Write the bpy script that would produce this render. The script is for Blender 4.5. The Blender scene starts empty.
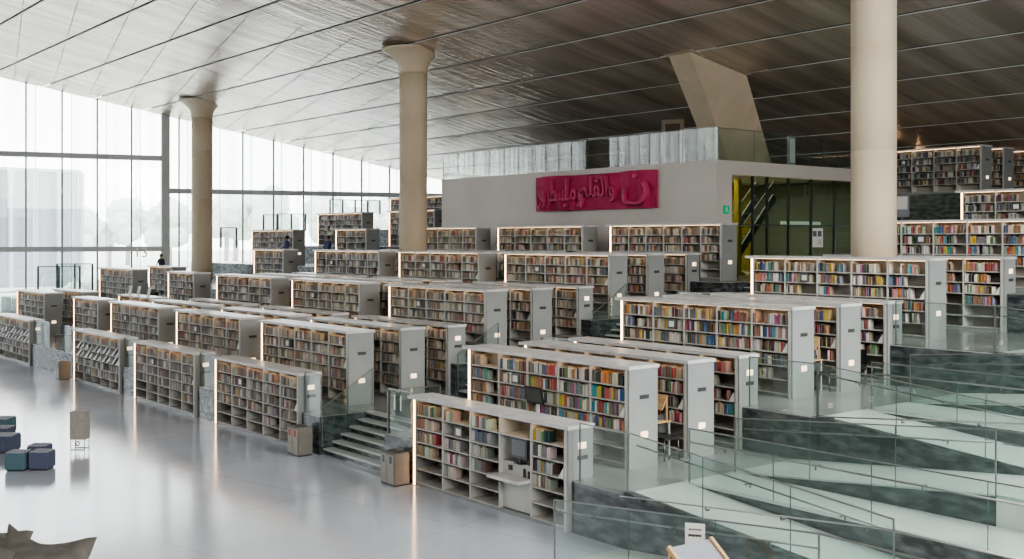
import bpy, bmesh, math, random
import numpy as np
from mathutils import Vector, Matrix
R = random.Random(11)
scene = bpy.context.scene
COL = scene.collection

# ------------------------------------------------------------------ camera
F, CX, HY, CH = 1100.0, 512.0, 240.0, 5.5
_n = math.hypot(888, F)
AX = (888/_n, -F/_n)          # world X in (right, forward)
AY = (F/_n, 888/_n)           # world Y in (right, forward)
cam_d = bpy.data.cameras.new('camera')
cam = bpy.data.objects.new('camera', cam_d); COL.objects.link(cam)
cam.location = (0, 0, CH)
cam.rotation_euler = (math.pi/2, 0, math.atan2(-AX[1], AY[1]))
cam_d.sensor_width = 36.0
cam_d.lens = 36.0*F/1024.0
cam_d.shift_y = -(279.5-HY)/1024.0
cam_d.clip_end = 2000
scene.camera = cam

# ------------------------------------------------------------------ materials
def mat(name, color, rough=.5, metal=0.0, spec=.5):
    m = bpy.data.materials.new(name); m.use_nodes = True
    b = m.node_tree.nodes['Principled BSDF']
    b.inputs['Base Color'].default_value = (*color, 1)
    b.inputs['Roughness'].default_value = rough
    b.inputs['Metallic'].default_value = metal
    b.inputs['Specular IOR Level'].default_value = spec
    return m
def nodes(m):
    return m.node_tree.nodes, m.node_tree.links, m.node_tree.nodes['Principled BSDF']
def noisy(m, c1, c2, scale=3.0, detail=4.0, stretch=(1,1,1), lo=.35, hi=.65, bump=0.0, coord='Object'):
    N, L, b = nodes(m)
    tc = N.new('ShaderNodeTexCoord'); mp = N.new('ShaderNodeMapping'); mp.inputs['Scale'].default_value = stretch
    no = N.new('ShaderNodeTexNoise'); no.inputs['Scale'].default_value = scale; no.inputs['Detail'].default_value = detail
    cr = N.new('ShaderNodeValToRGB')
    cr.color_ramp.elements[0].position = lo; cr.color_ramp.elements[1].position = hi
    cr.color_ramp.elements[0].color = (*c1, 1); cr.color_ramp.elements[1].color = (*c2, 1)
    L.new(tc.outputs[coord], mp.inputs[0]); L.new(mp.outputs[0], no.inputs['Vector'])
    L.new(no.outputs[0], cr.inputs[0]); L.new(cr.outputs[0], b.inputs['Base Color'])
    if bump:
        bp = N.new('ShaderNodeBump'); bp.inputs['Strength'].default_value = bump
        L.new(no.outputs[0], bp.inputs['Height']); L.new(bp.outputs[0], b.inputs['Normal'])
    return m
def emis(name, color, strength):
    m = bpy.data.materials.new(name); m.use_nodes = True
    b = m.node_tree.nodes['Principled BSDF']
    b.inputs['Base Color'].default_value = (*color, 1)
    b.inputs['Emission Color'].default_value = (*color, 1)
    b.inputs['Emission Strength'].default_value = strength
    return m
def glassy(name, tint, haze, hazecol, rough=.02, refl=1.0, streak=False, ior=1.45):
    m = bpy.data.materials.new(name); m.use_nodes = True
    N, L = m.node_tree.nodes, m.node_tree.links
    N.remove(N['Principled BSDF']); out = N['Material Output']
    tr = N.new('ShaderNodeBsdfTransparent'); tr.inputs[0].default_value = (*tint, 1)
    df = N.new('ShaderNodeBsdfDiffuse'); df.inputs[0].default_value = (*hazecol, 1)
    tl = N.new('ShaderNodeBsdfTranslucent'); tl.inputs[0].default_value = (*hazecol, 1)
    ad = N.new('ShaderNodeMixShader'); ad.inputs[0].default_value = .5
    L.new(df.outputs[0], ad.inputs[1]); L.new(tl.outputs[0], ad.inputs[2])
    mx = N.new('ShaderNodeMixShader'); mx.inputs[0].default_value = haze
    L.new(tr.outputs[0], mx.inputs[1]); L.new(ad.outputs[0], mx.inputs[2])
    if streak:
        tc = N.new('ShaderNodeTexCoord'); mp = N.new('ShaderNodeMapping'); mp.inputs['Scale'].default_value = (1.6, 1.6, .02)
        no = N.new('ShaderNodeTexNoise'); no.inputs['Scale'].default_value = 1.3; no.inputs['Detail'].default_value = 3
        mr = N.new('ShaderNodeMapRange'); mr.inputs[1].default_value = .35; mr.inputs[2].default_value = .7
        mr.inputs[3].default_value = haze*.45; mr.inputs[4].default_value = min(1, haze*1.7)
        L.new(tc.outputs['Object'], mp.inputs[0]); L.new(mp.outputs[0], no.inputs['Vector'])
        L.new(no.outputs[0], mr.inputs[0]); L.new(mr.outputs[0], mx.inputs[0])
    gl = N.new('ShaderNodeBsdfGlossy'); gl.inputs['Roughness'].default_value = rough
    lw = N.new('ShaderNodeLayerWeight'); lw.inputs[0].default_value = .5
    pw = N.new('ShaderNodeMath'); pw.operation = 'POWER'; pw.inputs[1].default_value = 5.0
    mu = N.new('ShaderNodeMath'); mu.operation = 'MULTIPLY_ADD'; mu.inputs[1].default_value = .95*refl; mu.inputs[2].default_value = .045*refl
    L.new(lw.outputs['Facing'], pw.inputs[0]); L.new(pw.outputs[0], mu.inputs[0])
    m2 = N.new('ShaderNodeMixShader')
    L.new(mu.outputs[0], m2.inputs[0]); L.new(mx.outputs[0], m2.inputs[1]); L.new(gl.outputs[0], m2.inputs[2])
    L.new(m2.outputs[0], out.inputs[0])
    return m

M = {}
M['shelf_grey'] = noisy(mat('shelf_grey_metal', (.3,.31,.305), .42), (.25,.265,.265), (.31,.325,.32), .6, 2)
M['shelf_light'] = mat('shelf_light_edge', (.52,.52,.49), .4)
M['shelf_board'] = mat('shelf_board', (.48,.47,.44), .45)
M['shelf_back'] = noisy(mat('shelf_back', (.4,.37,.33), .6), (.36,.335,.30), (.42,.39,.35), 2, 2)
M['top_stone'] = noisy(mat('shelf_top_stone', (.6,.6,.58), .3), (.50,.50,.49), (.68,.67,.65), 2.2, 5)
M['plate'] = mat('dark_plate', (.06,.06,.06), .4)
M['display'] = emis('lit_index_display', (1.0,.74,.50), 2.6)
M['strip'] = emis('warm_light_strip', (1.0,.60,.32), 11)
M['topstrip'] = emis('warm_top_light', (1.0,.66,.38), 7)
M['white'] = mat('white_plastic', (.78,.78,.76), .4)
M['paper'] = mat('paper', (.75,.74,.70), .7)
M['black'] = mat('black_plastic', (.025,.026,.028), .45)
M['screen'] = mat('monitor_screen', (.10,.105,.11), .4)
M['wood'] = noisy(mat('tan_wood', (.55,.36,.18), .5), (.50,.31,.15), (.62,.42,.22), 4, 4, (1,8,8))
M['steel'] = mat('brushed_steel', (.36,.365,.355), .38, .9)
M['darksteel'] = mat('dark_bronze_rail', (.16,.165,.16), .4, .8)
M['glass'] = glassy('balustrade_glass', (.90,.945,.93), .018, (.5,.6,.57), refl=1.0)
M['rail'] = mat('thin_metal_rail', (.24,.25,.24), .4, .8)
M['glassedge'] = mat('glass_edge_green', (.06,.11,.10), .2)
M['facade_glass'] = glassy('facade_glass', (.985,.99,.99), .16, (.95,.96,.96), streak=True, refl=1.0)
M['dark_glass'] = glassy('tinted_room_glass', (.58,.64,.57), .04, (.05,.09,.075), refl=1.2)
M['mullion'] = mat('facade_mullion', (.09,.10,.10), .5)
M['transom'] = mat('facade_transom', (.48,.49,.495), .5)
M['marble'] = noisy(mat('dark_green_marble', (.1,.12,.12), .22), (.035,.043,.046), (.17,.195,.20), 4.5, 14, (.6,1,1.6), .40, .78)
M['terrace'] = noisy(mat('terrace_stone', (.36,.37,.36), .16), (.27,.28,.28), (.38,.39,.385), .5, 5)
M['ramp'] = noisy(mat('pale_ramp_stone', (.62,.66,.63), .25), (.56,.60,.58), (.68,.71,.68), .6, 4)
M['concrete'] = noisy(mat('beige_concrete', (.44,.39,.33), .75), (.54,.45,.325), (.62,.525,.39), 1.2, 6, (1,1,.25))
M['plaster'] = noisy(mat('white_plaster', (.60,.575,.55), .7), (.56,.52,.48), (.61,.57,.53), .4, 3)
M['crimson'] = noisy(mat('crimson_relief', (.33,.03,.10), .7, 0, .2), (.38,.032,.10), (.48,.048,.13), .9, 3)
M['crimson2'] = mat('crimson_raised', (.55,.07,.17), .6, 0, .3)
M['brown_wall'] = mat('brown_far_wall', (.20,.16,.13), .8)
M['dark_void'] = mat('dark_interior', (.07,.068,.065), .8)
M['yellow_wall'] = mat('ochre_interior_wall', (.58,.42,.07), .7)
M['greygreen'] = mat('grey_green_interior_wall', (.17,.18,.165), .7)
M['teal'] = noisy(mat('teal_fabric', (.05,.12,.16), .85), (.075,.135,.165), (.10,.17,.205), 30, 2)
M['navy'] = noisy(mat('navy_fabric', (.035,.05,.10), .85), (.075,.085,.14), (.10,.115,.175), 30, 2)
M['greytop'] = noisy(mat('pale_grey_fabric', (.30,.32,.36), .85), (.27,.29,.33), (.34,.36,.4), 30, 2)
M['bean'] = noisy(mat('taupe_beanbag_fabric', (.12,.112,.10), .85), (.10,.092,.082), (.16,.148,.13), 3.2, 5, (1,1,1), .3, .7, .6)
M['felt'] = noisy(mat('warm_grey_felt', (.33,.31,.28), .8), (.30,.285,.255), (.36,.34,.305), 8, 3)
M['bin'] = noisy(mat('bin_taupe', (.22,.20,.17), .5), (.16,.15,.13), (.20,.185,.165), 3, 3)
M['bin_front'] = mat('bin_cream_front', (.36,.34,.30), .5)
M['red'] = mat('red_sticker', (.5,.06,.05), .5)
M['green_sign'] = emis('exit_sign_green', (.0,.35,.16), .5)
M['skin'] = mat('skin', (.42,.26,.18), .6)
M['cloth_dark'] = mat('dark_clothing', (.03,.032,.038), .8)
M['cloth_blue'] = mat('blue_clothing', (.08,.11,.25), .8)
M['hair'] = mat('black_hair', (.015,.013,.012), .7)
M['ext_wall'] = noisy(mat('exterior_building_panel', (.50,.53,.56), .8), (.17,.19,.21), (.23,.25,.27), .1, 2, (6,6,.2))
M['ext_fin'] = mat('exterior_building_fin', (.34,.36,.38), .8)
M['leaf'] = noisy(mat('hazy_foliage', (.36,.44,.34), .9), (.50,.56,.50), (.60,.65,.60), 1.0, 4)  # outdoor haze put into the leaf colour by paling it
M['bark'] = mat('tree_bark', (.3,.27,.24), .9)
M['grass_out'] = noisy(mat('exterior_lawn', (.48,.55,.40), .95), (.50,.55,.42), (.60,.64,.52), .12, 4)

# polished hall floor
m = mat('polished_floor', (.52,.54,.58), .13); N, L, b = nodes(m)
tc = N.new('ShaderNodeTexCoord'); br = N.new('ShaderNodeTexBrick')
br.inputs['Scale'].default_value = 1.0; br.inputs['Mortar Size'].default_value = .012; br.inputs['Brick Width'].default_value = 4.2; br.inputs['Row Height'].default_value = 4.2; br.offset = 0
br.inputs['Color1'].default_value = (.62,.67,.76,1); br.inputs['Color2'].default_value = (.66,.705,.79,1); br.inputs['Mortar'].default_value = (.48,.49,.53,1)
mp = N.new('ShaderNodeMapping'); mp.inputs['Location'].default_value = (1.1,.6,0)
mp.inputs['Rotation'].default_value = (0,0,-.236)
no = N.new('ShaderNodeTexNoise'); no.inputs['Scale'].default_value = .35; no.inputs['Detail'].default_value = 6
mx = N.new('ShaderNodeMix'); mx.data_type = 'RGBA'; mx.blend_type = 'MULTIPLY'; mx.inputs['Factor'].default_value = .35
L.new(tc.outputs['Object'], mp.inputs[0]); L.new(mp.outputs[0], br.inputs['Vector']); L.new(tc.outputs['Object'], no.inputs['Vector'])
L.new(br.outputs[0], mx.inputs[6]); L.new(no.outputs[0], mx.inputs[7]); L.new(mx.outputs[2], b.inputs['Base Color'])
mr = N.new('ShaderNodeMapRange'); mr.inputs[3].default_value = .07; mr.inputs[4].default_value = .2
L.new(no.outputs[0], mr.inputs[0]); L.new(mr.outputs[0], b.inputs['Roughness'])
M['floor'] = m

# shiny ceiling panels : fine slats across the panel + slow waviness
m = mat('shiny_ceiling_panels', (.42,.37,.32), .25, .5); N, L, b = nodes(m)
tc = N.new('ShaderNodeTexCoord')
wv = N.new('ShaderNodeTexWave'); wv.wave_type = 'BANDS'; wv.bands_direction = 'Y'; wv.inputs['Scale'].default_value = 2.2; wv.inputs['Distortion'].default_value = .0
no = N.new('ShaderNodeTexNoise'); no.inputs['Scale'].default_value = .22; no.inputs['Detail'].default_value = 5
mp = N.new('ShaderNodeMapping'); mp.inputs['Scale'].default_value = (4.5,.28,1)
cr = N.new('ShaderNodeValToRGB'); cr.color_ramp.elements[0].position = .36; cr.color_ramp.elements[1].position = .64
cr.color_ramp.elements[0].color = (.54,.445,.355,1); cr.color_ramp.elements[1].color = (.84,.73,.62,1)  # streaks of reflected light put into the panel colour
mx = N.new('ShaderNodeMix'); mx.data_type = 'RGBA'; mx.blend_type = 'MULTIPLY'; mx.inputs['Factor'].default_value = .22
b1 = N.new('ShaderNodeBump'); b1.inputs['Strength'].default_value = .12; b1.inputs['Distance'].default_value = .05
b2 = N.new('ShaderNodeBump'); b2.inputs['Strength'].default_value = .16; b2.inputs['Distance'].default_value = .3
no2 = N.new('ShaderNodeTexNoise'); no2.inputs['Scale'].default_value = .55; no2.inputs['Detail'].default_value = 2
L.new(tc.outputs['Object'], wv.inputs['Vector']); L.new(tc.outputs['Object'], mp.inputs[0]); L.new(mp.outputs[0], no.inputs['Vector']); L.new(mp.outputs[0], no2.inputs['Vector'])
L.new(no.outputs[0], cr.inputs[0]); L.new(cr.outputs[0], mx.inputs[6]); L.new(wv.outputs[0], mx.inputs[7]); L.new(mx.outputs[2], b.inputs['Base Color'])
L.new(wv.outputs[0], b1.inputs['Height']); L.new(no2.outputs[0], b2.inputs['Height']); L.new(b2.outputs[0], b1.inputs['Normal']); L.new(b1.outputs[0], b.inputs['Normal'])
M['ceiling'] = m
M['seam'] = mat('ceiling_seam', (.05,.042,.036), .7)
M['seam_thin'] = mat('ceiling_thin_seam', (.20,.17,.15), .6)

# book materials
m = mat('book_cover', (.5,.5,.5), .55); N, L, b = nodes(m)
oi = N.new('ShaderNodeObjectInfo'); L.new(oi.outputs['Color'], b.inputs['Base Color']); M['book'] = m
m = mat('shelved_books', (.5,.5,.5), .6); N, L, b = nodes(m)
at = N.new('ShaderNodeVertexColor'); at.layer_name = 'Col'; L.new(at.outputs[0], b.inputs['Base Color']); M['books'] = m
M['pages'] = mat('book_pages', (.50,.44,.36), .8)

# ------------------------------------------------------------------ mesh helpers
class MB:
    def __init__(s): s.v=[]; s.f=[]; s.m=[]; s.sm=[]
    def add(s, vs, fs, mi=0, smooth=False):
        k=len(s.v); s.v += [tuple(p) for p in vs]
        for f in fs: s.f.append(tuple(i+k for i in f)); s.m.append(mi); s.sm.append(smooth)
        return s
    def box(s, x0,x1,y0,y1,z0,z1, mi=0):
        return s.add([(x0,y0,z0),(x1,y0,z0),(x1,y1,z0),(x0,y1,z0),(x0,y0,z1),(x1,y0,z1),(x1,y1,z1),(x0,y1,z1)],
              [(0,3,2,1),(4,5,6,7),(0,1,5,4),(1,2,6,5),(2,3,7,6),(3,0,4,7)], mi)
    def hexa(s, p, mi=0):   # 8 points: bottom 4 ccw, top 4 ccw
        return s.add(p, [(0,3,2,1),(4,5,6,7),(0,1,5,4),(1,2,6,5),(2,3,7,6),(3,0,4,7)], mi)
    def bar(s, a, b, w, h=None, mi=0):
        a=Vector(a); b=Vector(b); h=h or w; d=(b-a).normalized()
        u=d.cross(Vector((0,0,1)))
        if u.length<1e-3: u=Vector((1,0,0))
        u.normalize(); v=u.cross(d).normalized()
        P=[]
        for c in (a,b):
            for su,sv in ((-1,-1),(1,-1),(1,1),(-1,1)): P.append(c+u*su*w/2+v*sv*h/2)
        return s.add(P,[(0,3,2,1),(4,5,6,7),(0,1,5,4),(1,2,6,5),(2,3,7,6),(3,0,4,7)],mi)
    def tube(s, pts, r, n=8, mi=0):
        pts=[Vector(p) for p in pts]; k=len(s.v)
        for i,p in enumerate(pts):
            d=(pts[min(i+1,len(pts)-1)]-pts[max(i-1,0)]).normalized()
            u=d.cross(Vector((0,0,1)))
            if u.length<1e-3: u=Vector((1,0,0))
            u.normalize(); v=u.cross(d).normalized()
            for j in range(n):
                a=2*math.pi*j/n; s.v.append(tuple(p+u*math.cos(a)*r+v*math.sin(a)*r))
        for i in range(len(pts)-1):
            for j in range(n):
                s.f.append((k+i*n+j,k+i*n+(j+1)%n,k+(i+1)*n+(j+1)%n,k+(i+1)*n+j)); s.m.append(mi); s.sm.append(True)
        s.f.append(tuple(k+j for j in reversed(range(n)))); s.m.append(mi); s.sm.append(False)
        e=k+(len(pts)-1)*n; s.f.append(tuple(e+j for j in range(n))); s.m.append(mi); s.sm.append(False)
        return s
    def lathe(s, prof, n=40, mi=0):
        k=len(s.v)
        for r,z in prof:
            for j in range(n):
                a=2*math.pi*j/n; s.v.append((r*math.cos(a),r*math.sin(a),z))
        for i in range(len(prof)-1):
            for j in range(n):
                s.f.append((k+i*n+j,k+i*n+(j+1)%n,k+(i+1)*n+(j+1)%n,k+(i+1)*n+j)); s.m.append(mi); s.sm.append(True)
        s.f.append(tuple(k+j for j in reversed(range(n)))); s.m.append(mi); s.sm.append(False)
        e=k+(len(prof)-1)*n; s.f.append(tuple(e+j for j in range(n))); s.m.append(mi); s.sm.append(False)
        return s
    def mesh(s, name, mats):
        me=bpy.data.meshes.new(name); me.from_pydata(s.v,[],s.f)
        for mm in (mats if isinstance(mats,(list,tuple)) else [mats]): me.materials.append(mm)
        me.polygons.foreach_set('material_index',s.m); me.polygons.foreach_set('use_smooth',s.sm); me.update()
        return me
def link(name, me, parent=None, loc=(0,0,0)):
    o=bpy.data.objects.new(name,me); COL.objects.link(o); o.location=loc
    if parent is not None: o.parent=parent
    return o
def obj(name, mb, mats, parent=None, loc=(0,0,0)):
    return link(name, mb.mesh(name,mats), parent, loc)
def tag(o, label, cat, group=None):
    o['label']=label; o['category']=cat
    if group: o['group']=group
    return o
def thing(name, label, cat, loc=(0,0,0), rz=0, group=None):
    o=bpy.data.objects.new(name,None); COL.objects.link(o); o.location=loc; o.rotation_euler=(0,0,rz); o.empty_display_size=.1
    return tag(o,label,cat,group)
def struct(name, mb, mats, parent=None):
    o=obj(name,mb,mats,parent)
    if parent is None: o['kind']='structure'
    return o

def at0(x,y,d):
    r=(x-CX)*d/F; return (AX[0]*r+AX[1]*d, AY[0]*r+AY[1]*d, CH-(y-HY)*d/F)
# ------------------------------------------------------------------ levels
WXL=-48.3
LZ = {0:0.0, 1:.98, 2:1.9, 3:2.9, 4:4.0, 5:5.1, 6:6.2, 7:7.6}
LY = {1:13.85, 2:18.8, 3:24.45, 4:30.3, 5:35.6, 6:40.2, 7:46.0, 8:62.0}
SH = {0:2.0, 1:2.03, 2:2.08, 3:2.13, 4:2.13, 5:2.16, 6:2.16, 7:2.1}
XE = {1:-14.0, 2:-13.5, 3:-12.7, 4:-12.0}
def fx(Y): return -80.2 + .24*Y           # facade line X(Y)
COLX = {  # bookcase columns : X range per level
 1:{0:(-20.57,-15.38),1:(-20.66,-15.38),2:(-20.85,-15.36),3:(-21.15,-15.36)},
 2:{0:(-31.2,-25.95),1:(-31.4,-26.15),2:(-32.2,-26.7),3:(-33.0,-27.2),4:(-32.4,-26.5)},
 3:{0:(-37.9,-32.7),1:(-38.15,-32.9),2:(-39.3,-34.1),3:(-40.4,-34.6),4:(-39.8,-34.0)},
 4:{0:(-44.5,-39.35),1:(-44.95,-39.8),2:(-46.4,-41.04),3:(-47.9,-42.0),4:(-45.8,-41.4)},
 5:{1:(-49.7,-46.5),2:(-52.0,-48.9),3:(-54.6,-51.2),4:(-54.6,-51.3)},
 6:{0:(-56.0,-50.6),1:(-58.6,-54.0),2:(-61.9,-56.8),4:(-65.3,-59.7)},
}
FRONT_ROWS = {0:13.78, 1:18.72, 2:24.38, 3:30.2}      # rows whose back is the next terrace wall
BD, FD = .80, .62                                     # bookcase depths

# ------------------------------------------------------------------ shell: floors, walls
struct('floor', MB().box(-95,50,-60,62,-.4,0), M['floor'])
for k in range(1,8):
    z=LZ[k]; zb=LZ[k-1]-.3
    niches=[]
    if k-1 in FRONT_ROWS:
        for c in COLX:
            if k-1 in COLX[c] and c<=4 or (k-1==0 and c==6): niches.append(COLX[c][k-1])
    niches.sort()
    xr = XE.get(k, 6.0)
    ya, yn, yb = LY[k], (FRONT_ROWS.get(k-1, LY[k])+FD+.04 if k-1 in FRONT_ROWS else LY[k]), LY[k+1]+.05
    if k==4: yb=46.1
    if k>=5: yb=62.0
    xl = fx(LY[k])+.3
    cur=xl; segs=[]
    if k<=4:
        for (a,b_) in niches:
            segs.append((cur,a-.03)); cur=b_+.03
        segs.append((cur,xr))
        top=MB(); 
        # keep stair openings free: treated below as blocks that overlap nothing
    else: segs=[(xl,WXL),((-22.6 if k<7 else -30.9),xr)]
    STG = {1:(-25.0,-21.9),2:(-25.9,-22.2),3:(-26.2,-22.6),4:(-25.6,-22.4)}
    if k in STG:
        s0,s1=STG[k]; ns=[]
        for a,b_ in segs:
            if a<s0 and b_>s1: ns += [(a,s0),(s1,b_)]
            else: ns.append((a,b_))
        segs=ns
    for a,b_ in segs:
        if b_-a<.05 or yn-ya<.03: continue
        struct('terrace_floor', MB().box(a,b_,ya,yn,z-.02,z), M['terrace'])
        struct('retaining_wall', MB().box(a,b_,ya,yn,zb,z-.02), M['marble'])
    ys = yn + (1.05 if k in STG else 0)
    if k in STG:
        s0,s1=STG[k]
        for a,b_ in ((xl,s0),(s1,xr)):
            struct('terrace_floor', MB().box(a,b_,yn,ys,z-.02,z), M['terrace'])
            struct('retaining_wall', MB().box(a,b_,yn,ys,zb,z-.02), M['marble'])
    for a,b_ in ([(xl,xr)] if k<=4 else [(xl,WXL),(-22.6 if 4<k<7 else (-30.9 if k==7 else -49),xr)]):
        if k==4: a=max(a,xl)
        struct('terrace_floor', MB().box(a,b_,ys,yb,z-.02,z), M['terrace'])
        struct('retaining_wall', MB().box(a,b_,ys,yb,zb,z-.02), M['marble'])
    if k in STG:
        s0,s1=STG[k]; n=6; y0=ya+.1; run=(ys-y0)/n; rise=(z-LZ[k-1])/n
        st=thing('staircase','pale stone steps with dark risers from the %s up to the %s'%(['hall floor','first terrace','second terrace','third terrace'][k-1],['first terrace','second terrace','third terrace','fourth terrace'][k-1]),'stairs',((s0+s1)/2,y0,LZ[k-1]))
        w=(s1-s0)/2-.01
        for i in range(n):
            obj('riser',MB().box(-w,w,i*run+.06,(i+1)*run+.04 if i<n-1 else n*run-.005,i*rise if i else .0,(i+1)*rise-.05),M['marble'],st)
            obj('tread',MB().box(-w,w,i*run,(i+1)*run+.05 if i<n-1 else n*run-.005,(i+1)*rise-.05,(i+1)*rise),M['ramp'],st)

# ramps to the right of the terraces
def ramp(name, x0,x1,y0,y1,z0,z1,zb, m_top, m_side):
    P=lambda a,b_:[(x0,y0,a[0]),(x1,y0,a[1]),(x1,y1,a[1]),(x0,y1,a[0]),(x0,y0,b_[0]),(x1,y0,b_[1]),(x1,y1,b_[1]),(x0,y1,b_[0])]
    struct(name, MB().hexa(P((z0-.03,z1-.03),(z0,z1))), m_top)
    struct('ramp_wall', MB().hexa(P((zb,zb),(z0-.03,z1-.03))), m_side)
RL=5.3; SL=.095
# first ramp, up from the hall floor
x0=-14.05
ramp('ramp', x0,x0+RL,12.35,13.83,0.0,SL*RL,-.3,M['ramp'],M['marble'])
struct('ramp_landing', MB().box(x0+RL,x0+RL+3,12.35,13.83,-.1,SL*RL), M['ramp'])
struct('ramp_wall', MB().hexa([(x0,12.2,0),(x0+RL+3,12.2,0),(x0+RL+3,12.35,0),(x0,12.35,0),(x0,12.2,.06),(x0+RL+3,12.2,SL*RL+.06),(x0+RL+3,12.35,SL*RL+.06),(x0,12.35,.06)]), M['marble'])
for k in (1,2,3):
    z=LZ[k]; x0=XE[k]; Y0=LY[k]; S=(LY[k+1]-LY[k])/4.95
    y1,y2,y3,y4 = Y0+.2, Y0+1.57*S, Y0+2.99*S, LY[k+1]
    zl=z-SL*RL
    # outer parapet of the descending ramp
    xs=-15.3
    struct('ramp_parapet', MB().hexa([(x0,Y0,LZ[k-1]-.2),(x0+RL,Y0,LZ[k-1]-.2),(x0+RL,y1,LZ[k-1]-.2),(x0,y1,LZ[k-1]-.2),(x0,Y0,z+.03),(x0+RL,Y0,zl+.03),(x0+RL,y1,zl+.03),(x0,y1,z+.03)]), M['marble'])
    ramp('ramp', x0,x0+RL,y1,y2,z,zl,LZ[k-1]-.2,M['ramp'],M['marble'])
    struct('ramp_landing', MB().box(x0+RL,x0+RL+3,Y0,y2,LZ[k-1]-.2,zl), M['ramp'])
    # level walk
    struct('ramp_walk', MB().box(x0,x0+RL+3,y2,y3,z-.03,z), M['ramp'])
    struct('ramp_wall', MB().box(x0,x0+RL+3,y2,y3,LZ[k-1]-.2,z-.03), M['marble'])
    # ascending ramp
    zu=z+SL*RL
    ramp('ramp', x0,x0+RL,y3,y4,z,zu,LZ[k-1]-.2,M['ramp'],M['marble'])
    struct('ramp_landing', MB().box(x0+RL,x0+RL+3,y3,y4,LZ[k-1]-.2,zu), M['ramp'])
struct('retaining_wall', MB().box(XE[4],20,LY[4],62,2.6,LZ[4]), M['marble'])

# ------------------------------------------------------------------ ceiling
CA, CB = 14.3+CH, .2
def cz(Y): return CA-CB*Y
seamY=[CA_*1.0 for CA_ in []]
A0=14.3
Ys=[A0*(1.292+.2115*(i-2)) if False else A0*(1.066+.2125*i) for i in range(-9,15)]
mb=MB(); xl,xr=-96,60
for i in range(len(Ys)-1):
    y0,y1=Ys[i]+.05,Ys[i+1]-.05; n=6; pts=[]
    for j in range(n+1):
        t=j/n; y=y0+(y1-y0)*t; pts.append((y,cz(y)-.03*math.sin(math.pi*t)**.8+.0))
    for j in range(n):
        (ya,za),(yb,zb)=pts[j],pts[j+1]
        mb.add([(fx(ya)-.3,ya,za),(xr,ya,za),(xr,yb,zb),(fx(yb)-.3,yb,zb)],[(0,1,2,3)],0,True)
struct('ceiling',mb,M['ceiling'])
mb=MB(); lit_edges=[]
for y in Ys[1:]:
    xl=fx(y)-.3; lit_edges.append((xl,y)); mb.hexa([(xl,y-.05,cz(y)+.03),(xr,y-.05,cz(y)+.03),(xr,y+.05,cz(y)+.03),(xl,y+.05,cz(y)+.03),(xl,y-.05,cz(y)+.12),(xr,y-.05,cz(y)+.12),(xr,y+.05,cz(y)+.12),(xl,y+.05,cz(y)+.12)])
struct('ceiling_seams',mb,M['seam'])
mb=MB()
for x_,y in lit_edges:
    z_=cz(y)-.035; mb.hexa([(x_,y+.05,z_),(xr,y+.05,z_),(xr,y+.08,z_),(x_,y+.08,z_),(x_,y+.05,z_+.03),(xr,y+.05,z_+.03),(xr,y+.08,z_+.03),(x_,y+.08,z_+.03)])
struct('ceiling_lit_edges',mb,M['shelf_light'])  # pale strips added to stand in for light caught on the seam edges
mb=MB()
mb.hexa([(fx(-60)-.6,-60,cz(-60)+.35),(xr,-60,cz(-60)+.35),(xr,66,cz(66)+.35),(fx(66)-.6,66,cz(66)+.35),(fx(-60)-.6,-60,cz(-60)+.6),(xr,-60,cz(-60)+.6),(xr,66,cz(66)+.6),(fx(66)-.6,66,cz(66)+.6)])
struct('roof',mb,M['dark_void'])
# fine cross seams, square to the facade
mb=MB()
fd=Vector((.2334,.9724)); fp=Vector((.9724,-.2334))
for i in range(-18,30):
    y=28.3+2.17*i; base=Vector((fx(y),y))
    a=base; e=base+fp*30
    for q in range(24):
        p0=a+(e-a)*(q/24); p1=a+(e-a)*((q+1)/24)
        if min(p0.y,p1.y)<Ys[0] or max(p0.y,p1.y)>Ys[-1]: continue
        def zc(y):
            import bisect
            ii=max(0,min(len(Ys)-2,bisect.bisect(Ys,y)-1)); t=(y-Ys[ii]-.05)/(Ys[ii+1]-Ys[ii]-.1); t=min(1,max(0,t))
            return cz(y)-.03*math.sin(math.pi*t)**.8-.008
        w=fd*.018
        mb.add([(p0.x-w.x,p0.y-w.y,zc(p0.y)),(p0.x+w.x,p0.y+w.y,zc(p0.y)),(p1.x+w.x,p1.y+w.y,zc(p1.y)),(p1.x-w.x,p1.y-w.y,zc(p1.y))],[(0,1,2,3)])
struct('ceiling_cross_seams',mb,M['seam_thin'])

# ------------------------------------------------------------------ facade
def fpt(Y,off,z): 
    return (fx(Y)+fp.x*off, Y+fp.y*off, z)
def fbox(y0,y1,o0,o1,z0,z1):   # slab along the facade
    P=[]
    for z in (z0,z1):
        za=z if not callable(z) else None
        for (y,o) in ((y0,o0),(y0,o1),(y1,o1),(y1,o0)):
            P.append(fpt(y,o,z(y) if callable(z) else z))
    return P
YC=28.73
step=2.11
ylist=[YC+step*i for i in range(-34,1)]+[YC+.9+step*i for i in range(0,15)]
wi=0
pane_spans=[]
for (ya,yb,tz) in ((YC-step*34,YC,(4.9,11.05)),(YC,YC+step*15,(8.85,))):
    zs=[-.1]+list(tz)
    for q,z0 in enumerate(zs):
        z1 = zs[q+1] if q+1<len(zs) else (lambda y: cz(y)+.05)
        wi+=1
        mb=MB(); mb.hexa(fbox(ya,yb,-.06,-.04,z0,z1)); w=struct('window_%d'%wi,mb,M['facade_glass'])
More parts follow.
